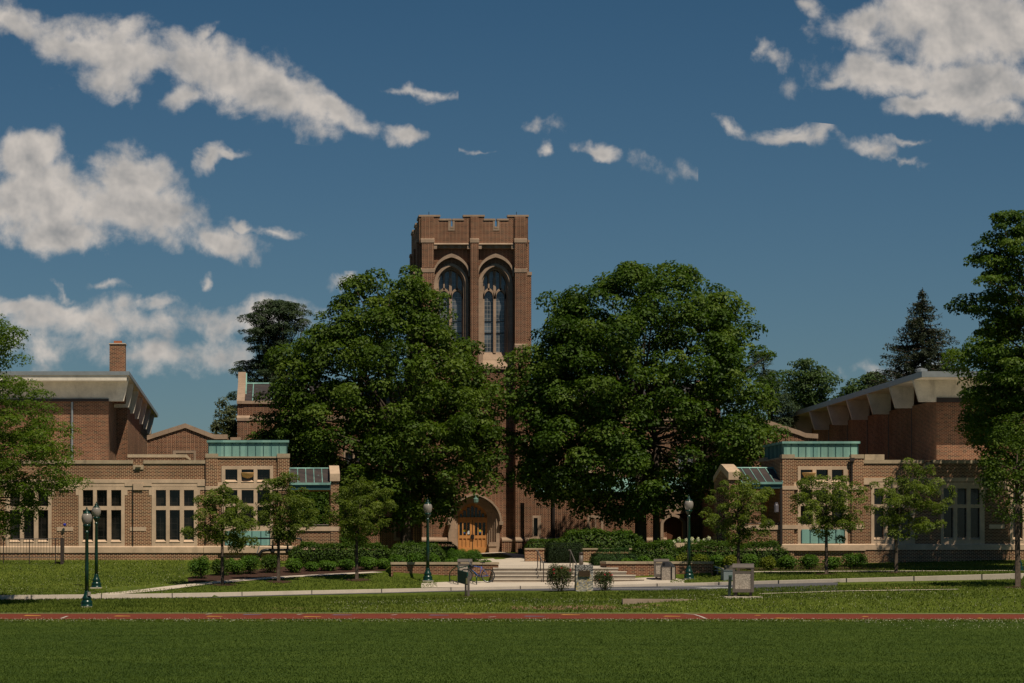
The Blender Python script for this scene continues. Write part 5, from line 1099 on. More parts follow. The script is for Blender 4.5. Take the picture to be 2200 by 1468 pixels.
# ------------------------------------------------------------------ shrubs and hedges
def shrub(name, label, cat, cx, d, w, y0, y1, n, leaf, mat, group=None, blobs=7, asp=.6, sink=0, depth=None, flat_=1., z0=None):
    """rounded shrub: w px wide, from picture row y0 (top) to y1 (foot)"""
    X = fx(cx, d); W_ = w*d/F/2; zt = fz(y0, d); zb = ZT(X, d) if z0 is None else z0; zb = min(zb, zt-.25)
    T = empty(name, (X, d, zb), label, cat, group); H = zt-zb; D_ = (depth or w*.85)*d/F/2; Ps, Ns, Vs = [], [], []
    for i in range(blobs):
        th = rng.uniform(0, 2*np.pi); q = rng.uniform(.25, .62) if i else 0; r = rng.uniform(.42, .6)
        c = np.array([X+math.cos(th)*W_*q, d+math.sin(th)*D_*q, zb+H*(.5+rng.uniform(-.1, .12)*(i > 0))])
        p, nn = blob(n//blobs, c, (W_*r*(1.05 if i else 1.3), D_*r*(1.05 if i else 1.3), H*.5*rng.uniform(.85, 1.0)), .25, .5); Ps.append(p); Ns.append(nn); Vs.append(np.clip(rng.random()*.4+rng.random(len(p))*.6, 0, 1))
    Pq, Nq, Vq = np.concatenate(Ps), np.concatenate(Ns), np.concatenate(Vs); Pq[:, 2] = np.maximum(Pq[:, 2], zb+.02)
    quads('foliage', leaf_quads(Pq, Nq, leaf, asp), mat, T, Vq)
    mb = MB()
    for i in range(7):
        th = rng.uniform(0, 2*np.pi); limb(mb, (X+math.cos(th)*.05, d+math.sin(th)*.05, zb-.05), (X+math.cos(th)*W_*.6, d+math.sin(th)*D_*.6, zb+H*.7), .022, .006, .1, 3, 4)
    mb.build('stems', M['bark'], T); return T
def hedge(name, label, x0, x1, d, y0, n, leaf, mat, dep=1.2, group=None, rough=.10, zb=None, asp=.6, round_=.25):
    """clipped or loose hedge between picture columns x0..x1"""
    X0, X1 = fx(x0, d), fx(x1, d); zt = fz(y0, d); g = ZT((X0+X1)/2, d) if zb is None else zb; T = empty(name, ((X0+X1)/2, d, g), label, 'hedge', group)
    H = zt-g; v_ = rng.uniform(-1, 1, (n, 3)); f = rng.integers(0, 4, n); s_ = rng.choice([-1, 1], n)
    v_[f == 0, 0] = s_[f == 0]; v_[f == 1, 1] = s_[f == 1]; v_[f >= 2, 2] = 1; nrm = v_.copy(); nrm[f == 0, 1:] *= .2; nrm[f == 1, 0] *= .1; nrm[f >= 2, :2] *= .15
    k = 1-round_*(np.maximum(np.abs(v_[:, 1]), np.abs(v_[:, 0])**4)*np.maximum(v_[:, 2], 0)**2)[:, None]; q = v_*np.concatenate([k, k, np.ones_like(k)], 1)
    Pq = np.stack([(X0+X1)/2+q[:, 0]*(X1-X0)/2, d+q[:, 1]*dep/2, g+H*.5+q[:, 2]*H*.5*(1-round_*.5*np.abs(v_[:, 1])**3)], 1)
    lump = .12*np.sin(Pq[:, 0]*2.3+d)+.08*np.sin(Pq[:, 0]*5.1+1.3*d)+.05*np.sin(Pq[:, 1]*4+Pq[:, 0]*3); Pq[:, 2] += lump*rough*4*np.maximum(v_[:, 2], 0)*H*.6
    Pq += rng.normal(0, rough*.6, (n, 3)); Pq[:, 2] = np.maximum(Pq[:, 2], g+.02)
    quads('foliage', leaf_quads(Pq, nrm+rng.normal(0, .45, (n, 3))+np.array([0, 0, .25]), leaf, asp), mat, T)
    mb = MB(); q_ = .80; mb.box((X0+X1)/2-(X1-X0)/2*.95, (X0+X1)/2+(X1-X0)/2*.95, d-dep/2*q_, d+dep/2*q_, g-.02, g+H*.78); mb.build('shade_core', M['inner'], T)  # dark box added for density, interior shade put into its colour
    mb = MB()
    for i in range(max(3, int((X1-X0)/.8))):
        x = X0+(X1-X0)*(i+.5)/max(3, int((X1-X0)/.8)); limb(mb, (x, d, g-.05), (x+random.uniform(-.1, .1), d, g+H*.8), .03, .01, .1, 3, 4)
    mb.build('stems', M['bark'], T); return T
# left bed, front row (bright leaved)
Ls = [(430,123.2,54,1198,LM['bright'],'leftmost round shrub at the end of the left bed'),(474,125,46,1199,LM['hedge'],'dark shrub second from the left end of the left bed'),(506,125.5,42,1202,LM['bright'],'round shrub behind the first young tree trunk'),(538,125.8,52,1193,LM['bright'],'tall full shrub under the pipework of the left pavilion'),(578,126.5,52,1194,LM['hedge'],'dark full shrub just left of the second young tree'),(632,126.6,48,1201,LM['bright'],'bright round shrub just right of the second young tree'),(668,127.2,36,1207,LM['bright'],'smallest low shrub in the middle of the left bed'),(703,127.4,42,1204,LM['bright'],'mid green shrub between the smallest shrub and the third young tree'),(744,127.8,40,1203,LM['bright'],'bright shrub left of the third young tree trunk'),(789,127.9,46,1198,LM['bright'],'bright upright shrub right of the third young tree trunk'),(822,128.2,38,1202,LM['bright'],'shrub touching the end of the left brick planter wall')]
for (x, d_, w_, y0, mt, lb) in Ls: shrub('shrub', lb, 'shrub', x, d_, w_, y0, 1240, 2600, .085, mt, 'shrubs of the left bed')
hedge('hedge', 'long dark green hedge along the wall right of the left pavilion', 625, 838, 130.4, 1172, 14000, .10, LM['hedge'], 1.8, rough=.12)
hedge('hedge', 'dark clipped yew hedge against the tower wall left of the door', 865, 982, 150, 1166, 6500, .09, LM['yew'], 2.5, rough=.05, asp=.35)
hedge('hedge', 'short loose hedge left of the door behind the lamp post', 838, 950, 130, 1174, 9000, .10, LM['hedge'], 3., rough=.13)
for (x, w_, y0, mt, lb) in ((858,44,1194,LM['bright'],'bright shrub behind the left end of the left planter wall'),(890,40,1190,LM['bright'],'bright shrub behind the left planter wall just left of the lamp post'),(934,40,1192,LM['bright'],'bright shrub behind the left planter wall just right of the lamp post'),(975,38,1200,LM['bright'],'low shrub behind the left planter wall over the bicycle rack'),(1045,34,1203,LM['bright'],'lowest shrub at the right end of the left planter wall')):
    shrub('shrub', lb, 'shrub', x, 126, w_, y0, 1215, 1800, .085, mt, 'shrubs behind the left planter wall', z0=1.45)
for (x, w_, d_, lb) in ((982, 46, 133, 'left one of two clipped rounded yews in front of the oak door'), (1018, 50, 133.4, 'right one of two clipped rounded yews in front of the oak door')):
    shrub('yew', lb, 'yew', x, d_, w_, 1181, 1206, 6500, .07, LM['bright'], 'rounded yews before the door', 5, .35)
# right of the walkway
hedge('hedge', 'square clipped hedge block coloured dark for the maple shade, beside the right handrail', 1175, 1246, 136.5, 1168, 11000, .08, LM['shadeyew'], 2.6, rough=.03, asp=.35, round_=.06)
hedge('hedge', 'low clipped hedge under the slit window right of the tower', 1130, 1212, 146, 1160, 5500, .09, LM['hedge'], 1.6, rough=.05)
hedge('hedge', 'bright loose shrub border in front of the brick range, under the right maple', 1203, 1372, 143, 1147, 13000, .14, LM['hedge'], 2.4, rough=.16)
shrub('shrub', 'leggy light green shrub with bare stems beside the maple trunk', 'shrub', 1345, 142.5, 60, 1142, 1180, 1500, .13, LM['bright'])
mb = MB(); mb.pbox(1128, 1360, 1181, 1206, 139, 0, .4); o = mb.build('garden_wall', M['brick']); tag(o, 'low brick garden wall with stone top running behind the dark hedge block', 'wall')
mb = MB(); mb.pbox(1128, 1360, 1178, 1181, 139, -.05, .45); mb.build('coping', M['coping'], o)
hedge('yew_hedge', 'low rounded yew hedge at the left end of the right planter wall', 1272, 1364, 130, 1180, 9500, .07, LM['yew'], 2.2, rough=.05, asp=.35, round_=.45, zb=1.5)
hedge('hedge', 'dark glossy hedge between the rounded yew hedge and the right lamp post', 1360, 1450, 131, 1170, 8000, .10, LM['hedge'], 2.0, rough=.14, zb=1.4)
hedge('hedge', 'long dark green hedge below the terrace wall, right of the right lamp post', 1450, 1692, 131.5, 1171, 16000, .10, LM['hedge'], 1.8, rough=.14, zb=1.3)
for (x, w_, y0, mt, lb) in ((1345,40,1200,LM['bright'],'low bright shrub at the left end of the right planter wall'),(1388,40,1196,LM['bright'],'bright shrub behind the right planter wall over the twin bins'),(1432,36,1194,LM['bright'],'bright shrub behind the right planter wall just left of the lamp post'),(1466,34,1190,LM['yellow'],'yellowish shrub behind the right planter wall beside the lamp post'),(1508,36,1192,LM['yellow'],'yellowish shrub behind the right end of the right planter wall')):
    shrub('shrub', lb, 'shrub', x, 126, w_, y0, 1215, 1800, .085, mt, 'shrubs behind the right planter wall', z0=1.45)
for (x, d_, w_, y0, mt, lb) in ((1540,128.6,36,1194,LM['bright'],'green shrub behind the grey utility box'),(1568,128.2,36,1196,LM['yellow'],'yellowish shrub just left of the brown litter bin'),(1612,128.4,44,1192,LM['bright'],'green shrub right behind the brown litter bin'),(1648,128.2,34,1197,LM['yellow'],'yellow leaved round shrub right of the brown litter bin'),(1692,128.8,44,1195,LM['bright'],'green shrub left of the right pavilion corner, with reddish tips'),(1736,129,46,1193,LM['bright'],'shrub below the copper panels, left of the thin tree trunk'),(1788,129,42,1197,LM['bright'],'dark shrub just right of the thin tree trunk before the right pavilion'),(1832,129,54,1191,LM['bright'],'biggest and last shrub at the right end of the right bed')):
    shrub('shrub', lb, 'shrub', x, d_, w_, y0, 1228, 2600, .085, mt, 'shrubs of the right bed')
# hydrangeas on the terrace
hy = empty('hydrangea', (fx(1462, 137), 137, 2.3), 'hydrangea with upright white flower heads on the terrace behind the right lamp post', 'flowering plant')
Ps, Ns = [], []
for x in (1440, 1452, 1465, 1482, 1500, 1515): p, n_ = blob(300, np.array([fx(x, 137), 137, fz(1170, 137)]), (.32, .4, .26)); Ps.append(p); Ns.append(n_)
quads('foliage', leaf_quads(np.concatenate(Ps), np.concatenate(Ns), .12), LM['bright'], hy)
for (x, y) in ((1448, 1167), (1459, 1160), (1474, 1163), (1487, 1160), (1440, 1172), (1500, 1161), (1513, 1163), (1523, 1158)):
    p, n_ = blob(160, np.array([fx(x, 136.6), 136.6, fz(y, 136.6)]), (.10, .10, .15), .2, .3); quads('flower_head', leaf_quads(p, n_, .05, .9), LM['white'], hy)
# rose bushes by the monument
for (x, w_, y0, y1, n, lb) in ((1203, 58, 1214, 1272, 5200, 'large red flowered rose bush left of the stone plaque monument'), (1298, 42, 1226, 1270, 2400, 'smaller sparse red flowered rose bush right of the stone plaque monument')):
    T = shrub('rose_bush', lb, 'rose bush', x, 113.6, w_, y0, y1, n, .065, LM['rose'], blobs=9)
    Ps = []; X = fx(x, 113.6); gz = ZT(X, 113.6)
    for i in range(9 if w_ > 50 else 5):
        th = rng.uniform(0, np.pi); q = rng.uniform(.5, 1.); c = np.array([X+math.cos(th)*w_/2*113.6/F*q, 113.6-math.sin(th)*.55, gz+(fz(y0, 113.6)-gz)*rng.uniform(.35, 1.0)*math.sqrt(max(.1, 1-(math.cos(th)*q)**2*.6))])
        p, n_ = blob(9, c, (.035, .035, .035), .2, .2); Ps.append(leaf_quads(p, n_, .05, .9))
    quads('rose_blossom', np.concatenate(Ps), LM['petal'], T)
shrub('shrub', 'dark leafy understorey filling the gap behind the left porch', 'shrub', 672, 142, 120, 1048, 1190, 9000, .16, LM['hedge'], blobs=9)
shrub('shrub', 'light green loose shrub beside the porch steps, behind the third young tree', 'shrub', 752, 136, 60, 1140, 1180, 2500, .10, LM['bright'])
# grass nap
def lawn_pt(x0, x1, d0, d1):
    def g():
        d = d0+(d1-d0)*rng.random(); x = rng.uniform(x0, x1); X = fx(x, d); return (X, d, ZT(X, d)-.005)
    return g
tufts('grass', LM['grass'], 70000, lawn_pt(-40, 2240, 101.4, 112.5), .075, .022, 'rough grass blades on the bank between the running track and the road', 'grass')
def lawn2():
    while True:
        x = rng.uniform(-40, 2240); s_ = stations(x); d = rng.uniform(s_[5][0]+.3, s_[10][0]-.3)
        if 940 < x < 1440 and d < 128: continue
        if any(abs(x-q[0]) < 16 and abs(d-q[1]) < .6 for q in ((207, 118.2), (919, 122.8), (1480, 122.2), (2188, 122.5))): continue
        if 838 < x < 1534 and d > 124: continue
        if x < 838 and x > 400 and d > s_[6][0]-.2: continue
        if x >= 1534 and s_[6][0]-.1 < d < s_[7][0]+.3: continue
        if 230 < x <= 400 and s_[6][0]-1.2 < d < s_[7][0]+1.: continue
        X = fx(x, d); return (X, d, ZT(X, d)-.005)
tufts('grass', LM['grass'], 45000, lawn2, .06, .022, 'grass blades of the lawns between the kerb and the wings', 'grass')
tufts('grass', LM['fieldgrass'], 260000, lambda: (lambda d, x: (fx(x, d), d, -.004))(47+45.3*rng.random()**1.25, rng.uniform(-60, 2260)), .030, .012, 'mown grass blades of the playing field in the foreground', 'grass')
tufts('grass', LM['grass'], 26000, lambda: (fx(rng.uniform(-40, 2240), 91.), rng.uniform(89.6, 92.2), 0.), .05, .02, 'longer grass blades along the field edge of the track', 'grass')
def clov(n, gen, lb): 
    C = np.array([gen() for _ in range(n)]); C[:, 2] += rng.uniform(.05, .09, n); N_ = rng.normal(0, .3, (n, 3))+np.array([0, -.6, .8]); o = quads('clover', leaf_quads(C, N_, .022, .95), LM['clover'], None); tag(o, lb, 'clover', kind='stuff')
clov(1300, lawn_pt(700, 2240, 101.5, 107), 'white clover heads on the right part of the bank by the track')
clov(1500, lambda: (fx(rng.uniform(-20, 2220), 91), rng.uniform(88.4, 92.1), 0.), 'white clover heads along the field edge of the track')
clov(500, lambda: (lambda x, d: (fx(x, d), d, ZT(fx(x, d), d)))(rng.uniform(-20, 400), rng.uniform(113, 131)), 'white clover heads in the left lawn')
clov(160, lambda: (fx(rng.uniform(1850, 2240), 86), rng.uniform(80, 91), 0.), 'scattered white clover in the playing field on the right')
# ------------------------------------------------------------------ brick planter walls and steps
def planter(label, x0, x1, d, yt, rev):
    a, b = fx(x0, d), fx(x1, d); z = fz(yt, d); o = empty('planter_wall', ((a+b)/2, d, .9), label, 'wall')
    mb = MB(); mb.box(a, b, d, d+.40, .3, z-.13)
    e = b-.4 if rev else a+.4      # return running back beside the landing
    mb.box(min(e, b if rev else a), max(e, b if rev else a), d+.40, d+2.4, .8, z-.13); mb.build('wall', M['brick_red'], o)
    mb = MB(); mb.box(a-.03, b+.03, d-.05, d+.45, z-.12, z); mb.box(min(e, b if rev else a)-.02, max(e, b if rev else a)+.02, d+.45, d+2.4, z-.12, z); mb.build('coping', M['coping'], o); return o
planter('long low brick planter wall left of the steps, behind the bicycle', 840.5, 1071, 124.1, 1208, True)
planter('low brick planter wall right of the steps, behind the twin bins', 1303, 1532, 124.1, 1206.5, False)
mb = MB(); z0 = GX(1200, 122)[2]-.1; zt = GX(1200, 124.4)[2]+.028; r = (zt-z0-.1)/4
ends = [(1066, 1325.5, 1343), (1064, 1343, 1343), (1061, 1362, 1362), (1058, 1381, 1381)]
for i, (d, xr) in enumerate(((124.05, 1325), (123.6, 1343), (123.15, 1362), (122.7, 1381))):
    zz = zt-r*i; X0, X1 = fx(1058, d), fx(xr, d)
    mb.box(X0+i*.0, X1, d-.45, 124.1 if i else 124.5, z0, zz-.001*i) if i == 0 else mb.box(X0, X1, d-.45, 124.1, z0-.001*i, zz)
o = mb.build('entrance_steps', stone('step_concrete_shade', (.31, .255, .20), var=.1, stainamt=.4, scale=2)); tag(o, 'four wide pale concrete steps between the two brick planter walls', 'steps')  # darker concrete paints the weaker light on the risers
mb = MB()
for i, (d, xr) in enumerate(((124.05, 1325), (123.6, 1343), (123.15, 1362), (122.7, 1381))):
    zz = zt-r*i; mb.box(fx(1058, d)-.01, fx(xr, d)+.02, d-.475, d-.44, zz-.05, zz+.004)
mb.build('nosing', stone('step_nosing_sunlit', (.62, .55, .45), var=.06), o)  # paler nosings paint the sunlit tread edges into the colour
# ------------------------------------------------------------------ street lamps
def lamp(x, ybase, d, ytop, label, first=[None]):
    X = fx(x, d); gz = ZT(X, d); H = fz(ytop, d)-gz; s_ = H/4.12
    if first[0] is None:
        T = empty('street_lamp', (X, d, gz), label, 'street lamp', 'green lamp posts'); c = (X, d, gz)
        mb = MB(); mb.lathe(c, [(.26, -.05), (.26, .06), (.235, .08), (.235, .17), (.245, .20), (.20, .26), (.17, .30), (.20, .34), (.20, .37), (.15, .45), (.11, .56), (.10, .62), (.105, .64), (.095, .66)], 20); mb.build('base', M['green'], T, True)
        mb = MB()
        prof = [(.086, .64), (.080, 1.6), (.066, 3.02), (.085, 3.05), (.085, 3.09), (.062, 3.11), (.062, 3.16)]; mb.lathe(c, prof, 16); mb.build('pole', M['green'], T, True)
        mb = MB(); mb.lathe(c, [(.06, 3.14), (.085, 3.20), (.15, 3.30), (.165, 3.33), (.165, 3.38), (.13, 3.40)], 18); mb.build('fitter', M['green'], T, True)
        mb = MB(); mb.lathe(c, [(.12, 3.385), (.16, 3.43), (.205, 3.54), (.222, 3.64), (.215, 3.73), (.19, 3.80), (.165, 3.835)], 22); mb.build('globe', M['globe'], T, True)
        mb = MB(); mb.lathe(c, [(.17, 3.83), (.165, 3.86), (.12, 3.90), (.08, 3.93), (.07, 3.97), (.085, 3.99), (.05, 4.02), (.03, 4.04), (.035, 4.06), (.008, 4.12), (.002, 4.16)], 16); mb.build('cap', M['green'], T, True)
        mb = MB(); mb.box(X-.27, X+.27, d-.27, d+.27, gz-.1, gz+.03); mb.build('footing', M['pave'], T)
        first[0] = T
    else:
        T = first[0].copy(); COL.objects.link(T); T.location = (X, d, gz); T['label'] = label
        for ch in list(first[0].children):
            c_ = ch.copy(); COL.objects.link(c_); c_.parent = T
    T.scale = (s_, s_, s_); return T
lamp(186.5, 1305, 105.6, 1089, 'nearest green lamp post, in front of the kerb, with a small box on its base')
lamp(207, 1268, 118.2, 1078, 'green lamp post on the left lawn behind the kerb, just behind the nearest one')
lamp(919, 1250, 122.8, 1071, 'green lamp post in front of the left brick planter wall')
lamp(1480, 1243, 122.2, 1064, 'green lamp post in front of the right brick planter wall')
lamp(2188, 1224, 122.5, 1044, 'green lamp post at the right edge behind the leaning tree')
o = bpy.data.objects['street_lamp']; L0 = o
mb = MB(); X, d = fx(191.5, 105.5), 105.5; mb.box(X-.05, X+.07, d-.1, d+.04, ZT(X, d)+.48, ZT(X, d)+.64)
bx_ = mb.build('electric_box', flat('pale_box', (.32, .28, .24), .6)); bx_.parent = o; bx_.matrix_parent_inverse.identity()
import mathutils
for v_ in bx_.data.vertices: v_.co = (Vector(v_.co)-Vector(o.location))/o.scale[0]
# ------------------------------------------------------------------ bicycle
def bicycle():
    d = 121.6; s_ = d/F; g = ZT(fx(1025, d), d)+.022; rc, fc = fx(1048.5, d), fx(1000.6, d); r = .335
    B = empty('bicycle', ((rc+fc)/2, d, g), 'blue mountain bicycle with black saddle standing with its front wheel in the green rack', 'bicycle')
    tyre, alu, blue, blk = flat('tyre', (.012, .012, .012), .8), flat('aluminium', (.45, .45, .46), .3, .8), flat('blue_frame', (.012, .09, .40), .35, .0, .5), M['black']
    def ring(c, rr, th, mat, par, name, n=36):
        mb = MB(); pts = [(c+rr*math.cos(2*math.pi*i/n), d, g+r+rr*math.sin(2*math.pi*i/n)) for i in range(n+1)]; mb.tube(pts, th, 6, False); return mb.build(name, mat, par, True)
    for c in (fc, rc):
        w = ring(c, .312, .027, tyre, B, 'wheel'); ring(c, .288, .012, alu, w, 'rim')
        mb = MB()
        for k in range(16):
            a = 2*math.pi*k/16; mb.tube([(c, d+.02*(-1)**k, g+r), (c+.285*math.cos(a+.15), d, g+r+.285*math.sin(a+.15))], .0018, 3, False)
        mb.tube([(c, d-.05, g+r), (c, d+.05, g+r)], .022, 8); mb.build('spokes', alu, w)
    bb = Vector((rc-.43, d, g+.29)); st = Vector((rc-.27, d, g+.745)); ht = Vector((fc+.25, d, g+.80)); hb = Vector((fc+.20, d, g+.67)); rw = Vector((rc, d, g+r)); fw = Vector((fc, d, g+r))
    bb = Vector((rc-.42, d, g+.30)); st = Vector((rc-.30, d, g+.74)); ht = Vector((fc+.23, d, g+.82)); hb = Vector((fc+.20, d, g+.70))
    mb = MB(); mb.tube([st, ht], .019); mb.tube([bb, hb], .022); mb.tube([bb, st-Vector((0, 0, -.04))], .018); mb.tube([ht+Vector((0, 0, .03)), hb-Vector((0, 0, .03))], .024)
    for s2 in (-1, 1):
        o2 = Vector((0, .05*s2, 0)); mb.tube([st+o2*.3, rw+o2], .010); mb.tube([bb+o2*.5, rw+o2], .011)
    mb.build('frame', blue, B, True)
    mb = MB()
    for s2 in (-1, 1): o2 = Vector((0, .05*s2, 0)); mb.tube([hb+o2-Vector((.0, 0, .02)), fw+o2], .017)
    mb.build('fork', flat('silver_fork', (.30, .31, .33), .35, .5), B, True)
    sp_ = st+Vector((.05, 0, .21)); mb = MB(); mb.tube([st, sp_], .013); mb.build('seat_post', blk, B)
    mb = MB(); mb.tube([sp_+Vector((-.15, 0, .015)), sp_+Vector((-.02, 0, .02)), sp_+Vector((.10, 0, .035))], [.022, .045, .07], 8); mb.v = [(p[0], p[1], (p[2]-sp_.z)*.5+sp_.z+.01) for p in mb.v]; mb.build('saddle', blk, B, True)
    hs = ht+Vector((-.04, 0, .17)); mb = MB(); mb.tube([ht, ht+Vector((-.015, 0, .10)), hs], .016); mb.tube([hs+Vector((-.02, -.30, .02)), hs, hs+Vector((-.02, .30, .02))], .013); 
    for s2 in (-1, 1): mb.tube([hs+Vector((-.02, .24*s2, .02)), hs+Vector((-.06, .25*s2, .14))], .012)
    mb.build('handlebar', alu, B)
    mb = MB(); c = bb; n = 18; mb.tube([(c.x+.085*math.cos(2*math.pi*i/n), d-.05, c.z+.085*math.sin(2*math.pi*i/n)) for i in range(n+1)], .010, 5, False); mb.tube([c+Vector((0, -.05, 0)), c+Vector((.05, -.07, -.16))], .011); mb.tube([c+Vector((0, .05, 0)), c+Vector((-.05, .07, .16))], .011)
    mb.box(c.x+.0, c.x+.10, d-.14, d-.06, c.z-.175, c.z-.155); mb.tube([c+Vector((0, -.05, .085)), rw+Vector((0, -.05, .03))], .005, 4); mb.tube([c+Vector((0, -.05, -.085)), rw+Vector((-.02, -.05, -.06))], .005, 4); mb.build('crankset', blk, B)
    # helmet hanging from the bar
    hc = Vector((fc+.26, d-.16, g+.80)); mb = MB()
    mb.lathe(hc, [(.02, -.12), (.10, -.10), (.125, -.03), (.13, .03), (.10, .07), (.08, .06)], 14); h = mb.build('helmet', M['black'], None, True); tag(h, 'black helmet hanging from the handlebar of the blue bicycle', 'helmet')
bicycle()
# ------------------------------------------------------------------ bicycle rack: two bent hoops with low rails
def rack():
    R_ = empty('bicycle_rack', tuple(GX(995, 121)), 'dark green bent tube rack holding the bicycle, beside the green sign', 'bicycle rack'); 
    for (xa, xb, da, db) in ((966, 984, 122.3, 120.4), (1024, 1006, 120.4, 122.3)):
        pa, pb = GX(xa, da), GX(xb, db); dr = (pb-pa); dr.z = 0; zt = pb.z+.80
        pts = [pa, pa+Vector((0, 0, .35)), pa+dr*.06+Vector((0, 0, .48)), pa+dr*.35+Vector((0, 0, .62)), pa+dr*.95+Vector((0, 0, .80)), pb+Vector((0, 0, .82)), pb]
        mb = MB(); mb.tube(pts, .028, 7); mb.build('hoop', M['green'], R_, True)
        mb = MB(); mb.tube([pa+Vector((0, 0, .12)), pb+Vector((0, 0, .12))], .024, 6)
        for t in (.45, .97): q = pa.lerp(pb, t); mb.tube([q+Vector((0, 0, .12)), q], .022, 6)
        mb.build('rail', M['green'], R_)
    a, b = GX(984, 120.4), GX(1006, 122.3); mb = MB(); mb.tube([a+Vector((0, 0, .80)), b+Vector((0, 0, .80))], .026); mb.tube([b, b+Vector((0, 0, .8))], .026); mb.build('cross_bar', M['green'], R_)
rack()
# green sign on two posts, seen from behind at an angle
p0 = GX(1005.5, 110.2); Sg = empty('sign', tuple(p0), 'dark green sign panel turned away on two brown posts in a ring of mulch', 'sign')
mb = MB(); mb.box(p0.x-.035, p0.x+.065, 110.1, 110.2, p0.z-.2, p0.z+.90); mb.build('post', flat('grey_brown_post', (.12, .10, .085), .8), Sg)
q0 = GX(1000.5, 110.8); mb = MB(); mb.box(q0.x-.04, q0.x+.04, 110.75, 110.85, q0.z-.2, q0.z+.9); mb.build('post', flat('dark_post', (.03, .025, .02), .8), Sg)
mb = MB(); zA, zB = fz(1257, 110.5), fz(1225, 110.5)
A, B_ = Vector((fx(1004.5, 110.3), 110.25, 0)), Vector((fx(985, 110.9), 110.95, 0)); nn = Vector((-(B_-A).y, (B_-A).x, 0)).normalized()*.03
vs = [];
for off_ in (-1, 1):
    vs += [(A.x+nn.x*off_, A.y+nn.y*off_, zA), (B_.x+nn.x*off_, B_.y+nn.y*off_, zA+.10), (B_.x+nn.x*off_, B_.y+nn.y*off_, zB), (A.x+nn.x*off_, A.y+nn.y*off_, zB-.10)]
mb.add(vs, [(0, 1, 2, 3), (7, 6, 5, 4), (0, 4, 5, 1), (1, 5, 6, 2), (2, 6, 7, 3), (3, 7, 4, 0)]); mb.build('panel', flat('sign_green', (.010, .055, .042), .45), Sg)
mb = MB(); mb.box(p0.x-.10, p0.x-.036, 110.08, 110.22, zA+.05, zB-.35); mb.build('edge_strip', flat('olive_strip', (.13, .12, .05), .6), Sg)
mb = MB(); n = 22; c = GX(1004, 110.4); ring_ = [(c.x+.40*math.cos(2*math.pi*i/n)*(1+.12*math.sin(3*i)), c.y+.9*math.sin(2*math.pi*i/n)*(1+.1*math.sin(2*i))) for i in range(n)]
mb.add([(x, y, ZT(x, y)+.02) for x, y in ring_]+[(c.x, c.y, ZT(c.x, c.y)+.05)], [(i, (i+1) % n, n) for i in range(n)]); tag(mb.build('mulch_bed', M['mulch']), kind='structure')
for (x, d_) in ((480, 119), (600, 121), (768, 122), (1775, 122), (1925, 122), (2186, 108)):
    mb = MB(); c = GX(x, d_); ring_ = [(c.x+.6*math.cos(2*math.pi*i/n)*(1+.15*math.sin(3*i+x)), c.y+.7*math.sin(2*math.pi*i/n)*(1+.12*math.sin(2*i+x))) for i in range(n)]
    mb.add([(a, b, ZT(a, b)+.016) for a, b in ring_]+[(c.x, c.y, ZT(c.x, c.y)+.05)], [(i, (i+1) % n, n) for i in range(n)]); tag(mb.build('mulch_bed', M['mulch']), kind='structure')
# ------------------------------------------------------------------ litter bins
def litter_bin(x, d, w, y0, y1, rz, label, dep=.9):
    X = fx(x, d); g = ZT(X, d)+.02; W_ = w*d/F; H = fz(y0, d)-g; D_ = W_*dep; T = empty('litter_bin', (X, d, g), label, 'litter bin'); T.rotation_euler = (0, 0, 0)
    c_, s_ = math.cos(rz), math.sin(rz)
    def put(mb, name, mat, par=T, sm=False):
        mb.v = [(X+p[0]*c_-p[1]*s_, d+p[0]*s_+p[1]*c_, g+p[2]) for p in mb.v]; return mb.build(name, mat, par, sm)
    a, b = W_/2, D_/2; z1, z2, z3 = H*.12, H*.70, H*.87
    mb = MB()
    for sx in (-1, 1):
        for sy in (-1, 1): mb.box(sx*(a-.05)-.05, sx*(a-.05)+.05, sy*(b-.05)-.05, sy*(b-.05)+.05, z1, z3+.02)
    mb.box(-a+.02, a-.02, -b+.02, b-.02, z1, z1+.14); mb.box(-a+.02, a-.02, -b+.02, b-.02, z2-.0, z2+.09); put(mb, 'frame', M['bin'])
    mb = MB(); mb.box(-a+.05, a-.05, -b+.03, b-.03, z1+.14, z2); mb.box(-a+.035, a-.035, -b+.05, b-.05, z1+.14, z2); put(mb, 'pebble_panel', M['pebble'])
    mb = MB(); n = 7; top = []
    for k in range(n+1):
        t = -1+2*k/n; top.append((t*(b+.01), z3+.02+(H-z3-.02)*(1-abs(t)**2.6)))
    mb.prismx([(-(b+.01), z3-.02)]+[(p[0], p[1]) for p in top]+[(b+.01, z3-.02)], -a-.01, a+.01); put(mb, 'hood', M['bin'])
    for sx in (-1, 1):
        for sy in (-1, 1): mb = MB(); mb.box(sx*(a-.12)-.05, sx*(a-.12)+.05, sy*(b-.12)-.05, sy*(b-.12)+.05, -.02, z1); put(mb, 'foot', M['dark_metal'])
    return T
litter_bin(1597, 106.4, 44, 1211, 1271, R(-12), 'big brown litter bin with pebble panels alone on the right bank', .95)
litter_bin(1421, 123.0, 32, 1201, 1248, R(-8), 'brown litter bin before the right planter wall, partly hidden by a recycling bin')
litter_bin(999, 122.9, 30, 1201, 1250, R(-8), 'brown litter bin behind the bicycle rack and the green sign')
X = fx(1435.5, 121.9); g = ZT(X, 121.9)+.02; RB = empty('recycling_bin', (X, 121.9, g), 'pebble sided recycling bin with dark sloping lid and round hole', 'recycling bin')
w = 26.5*121.9/F/2; z1 = fz(1218, 121.9); mb = MB(); mb.rbox((X, 121.9, (g+z1)/2), 2*w*.88, 2*w*.88, z1-g, R(-28)); mb.build('body', M['pebble'], RB)
mb = MB()
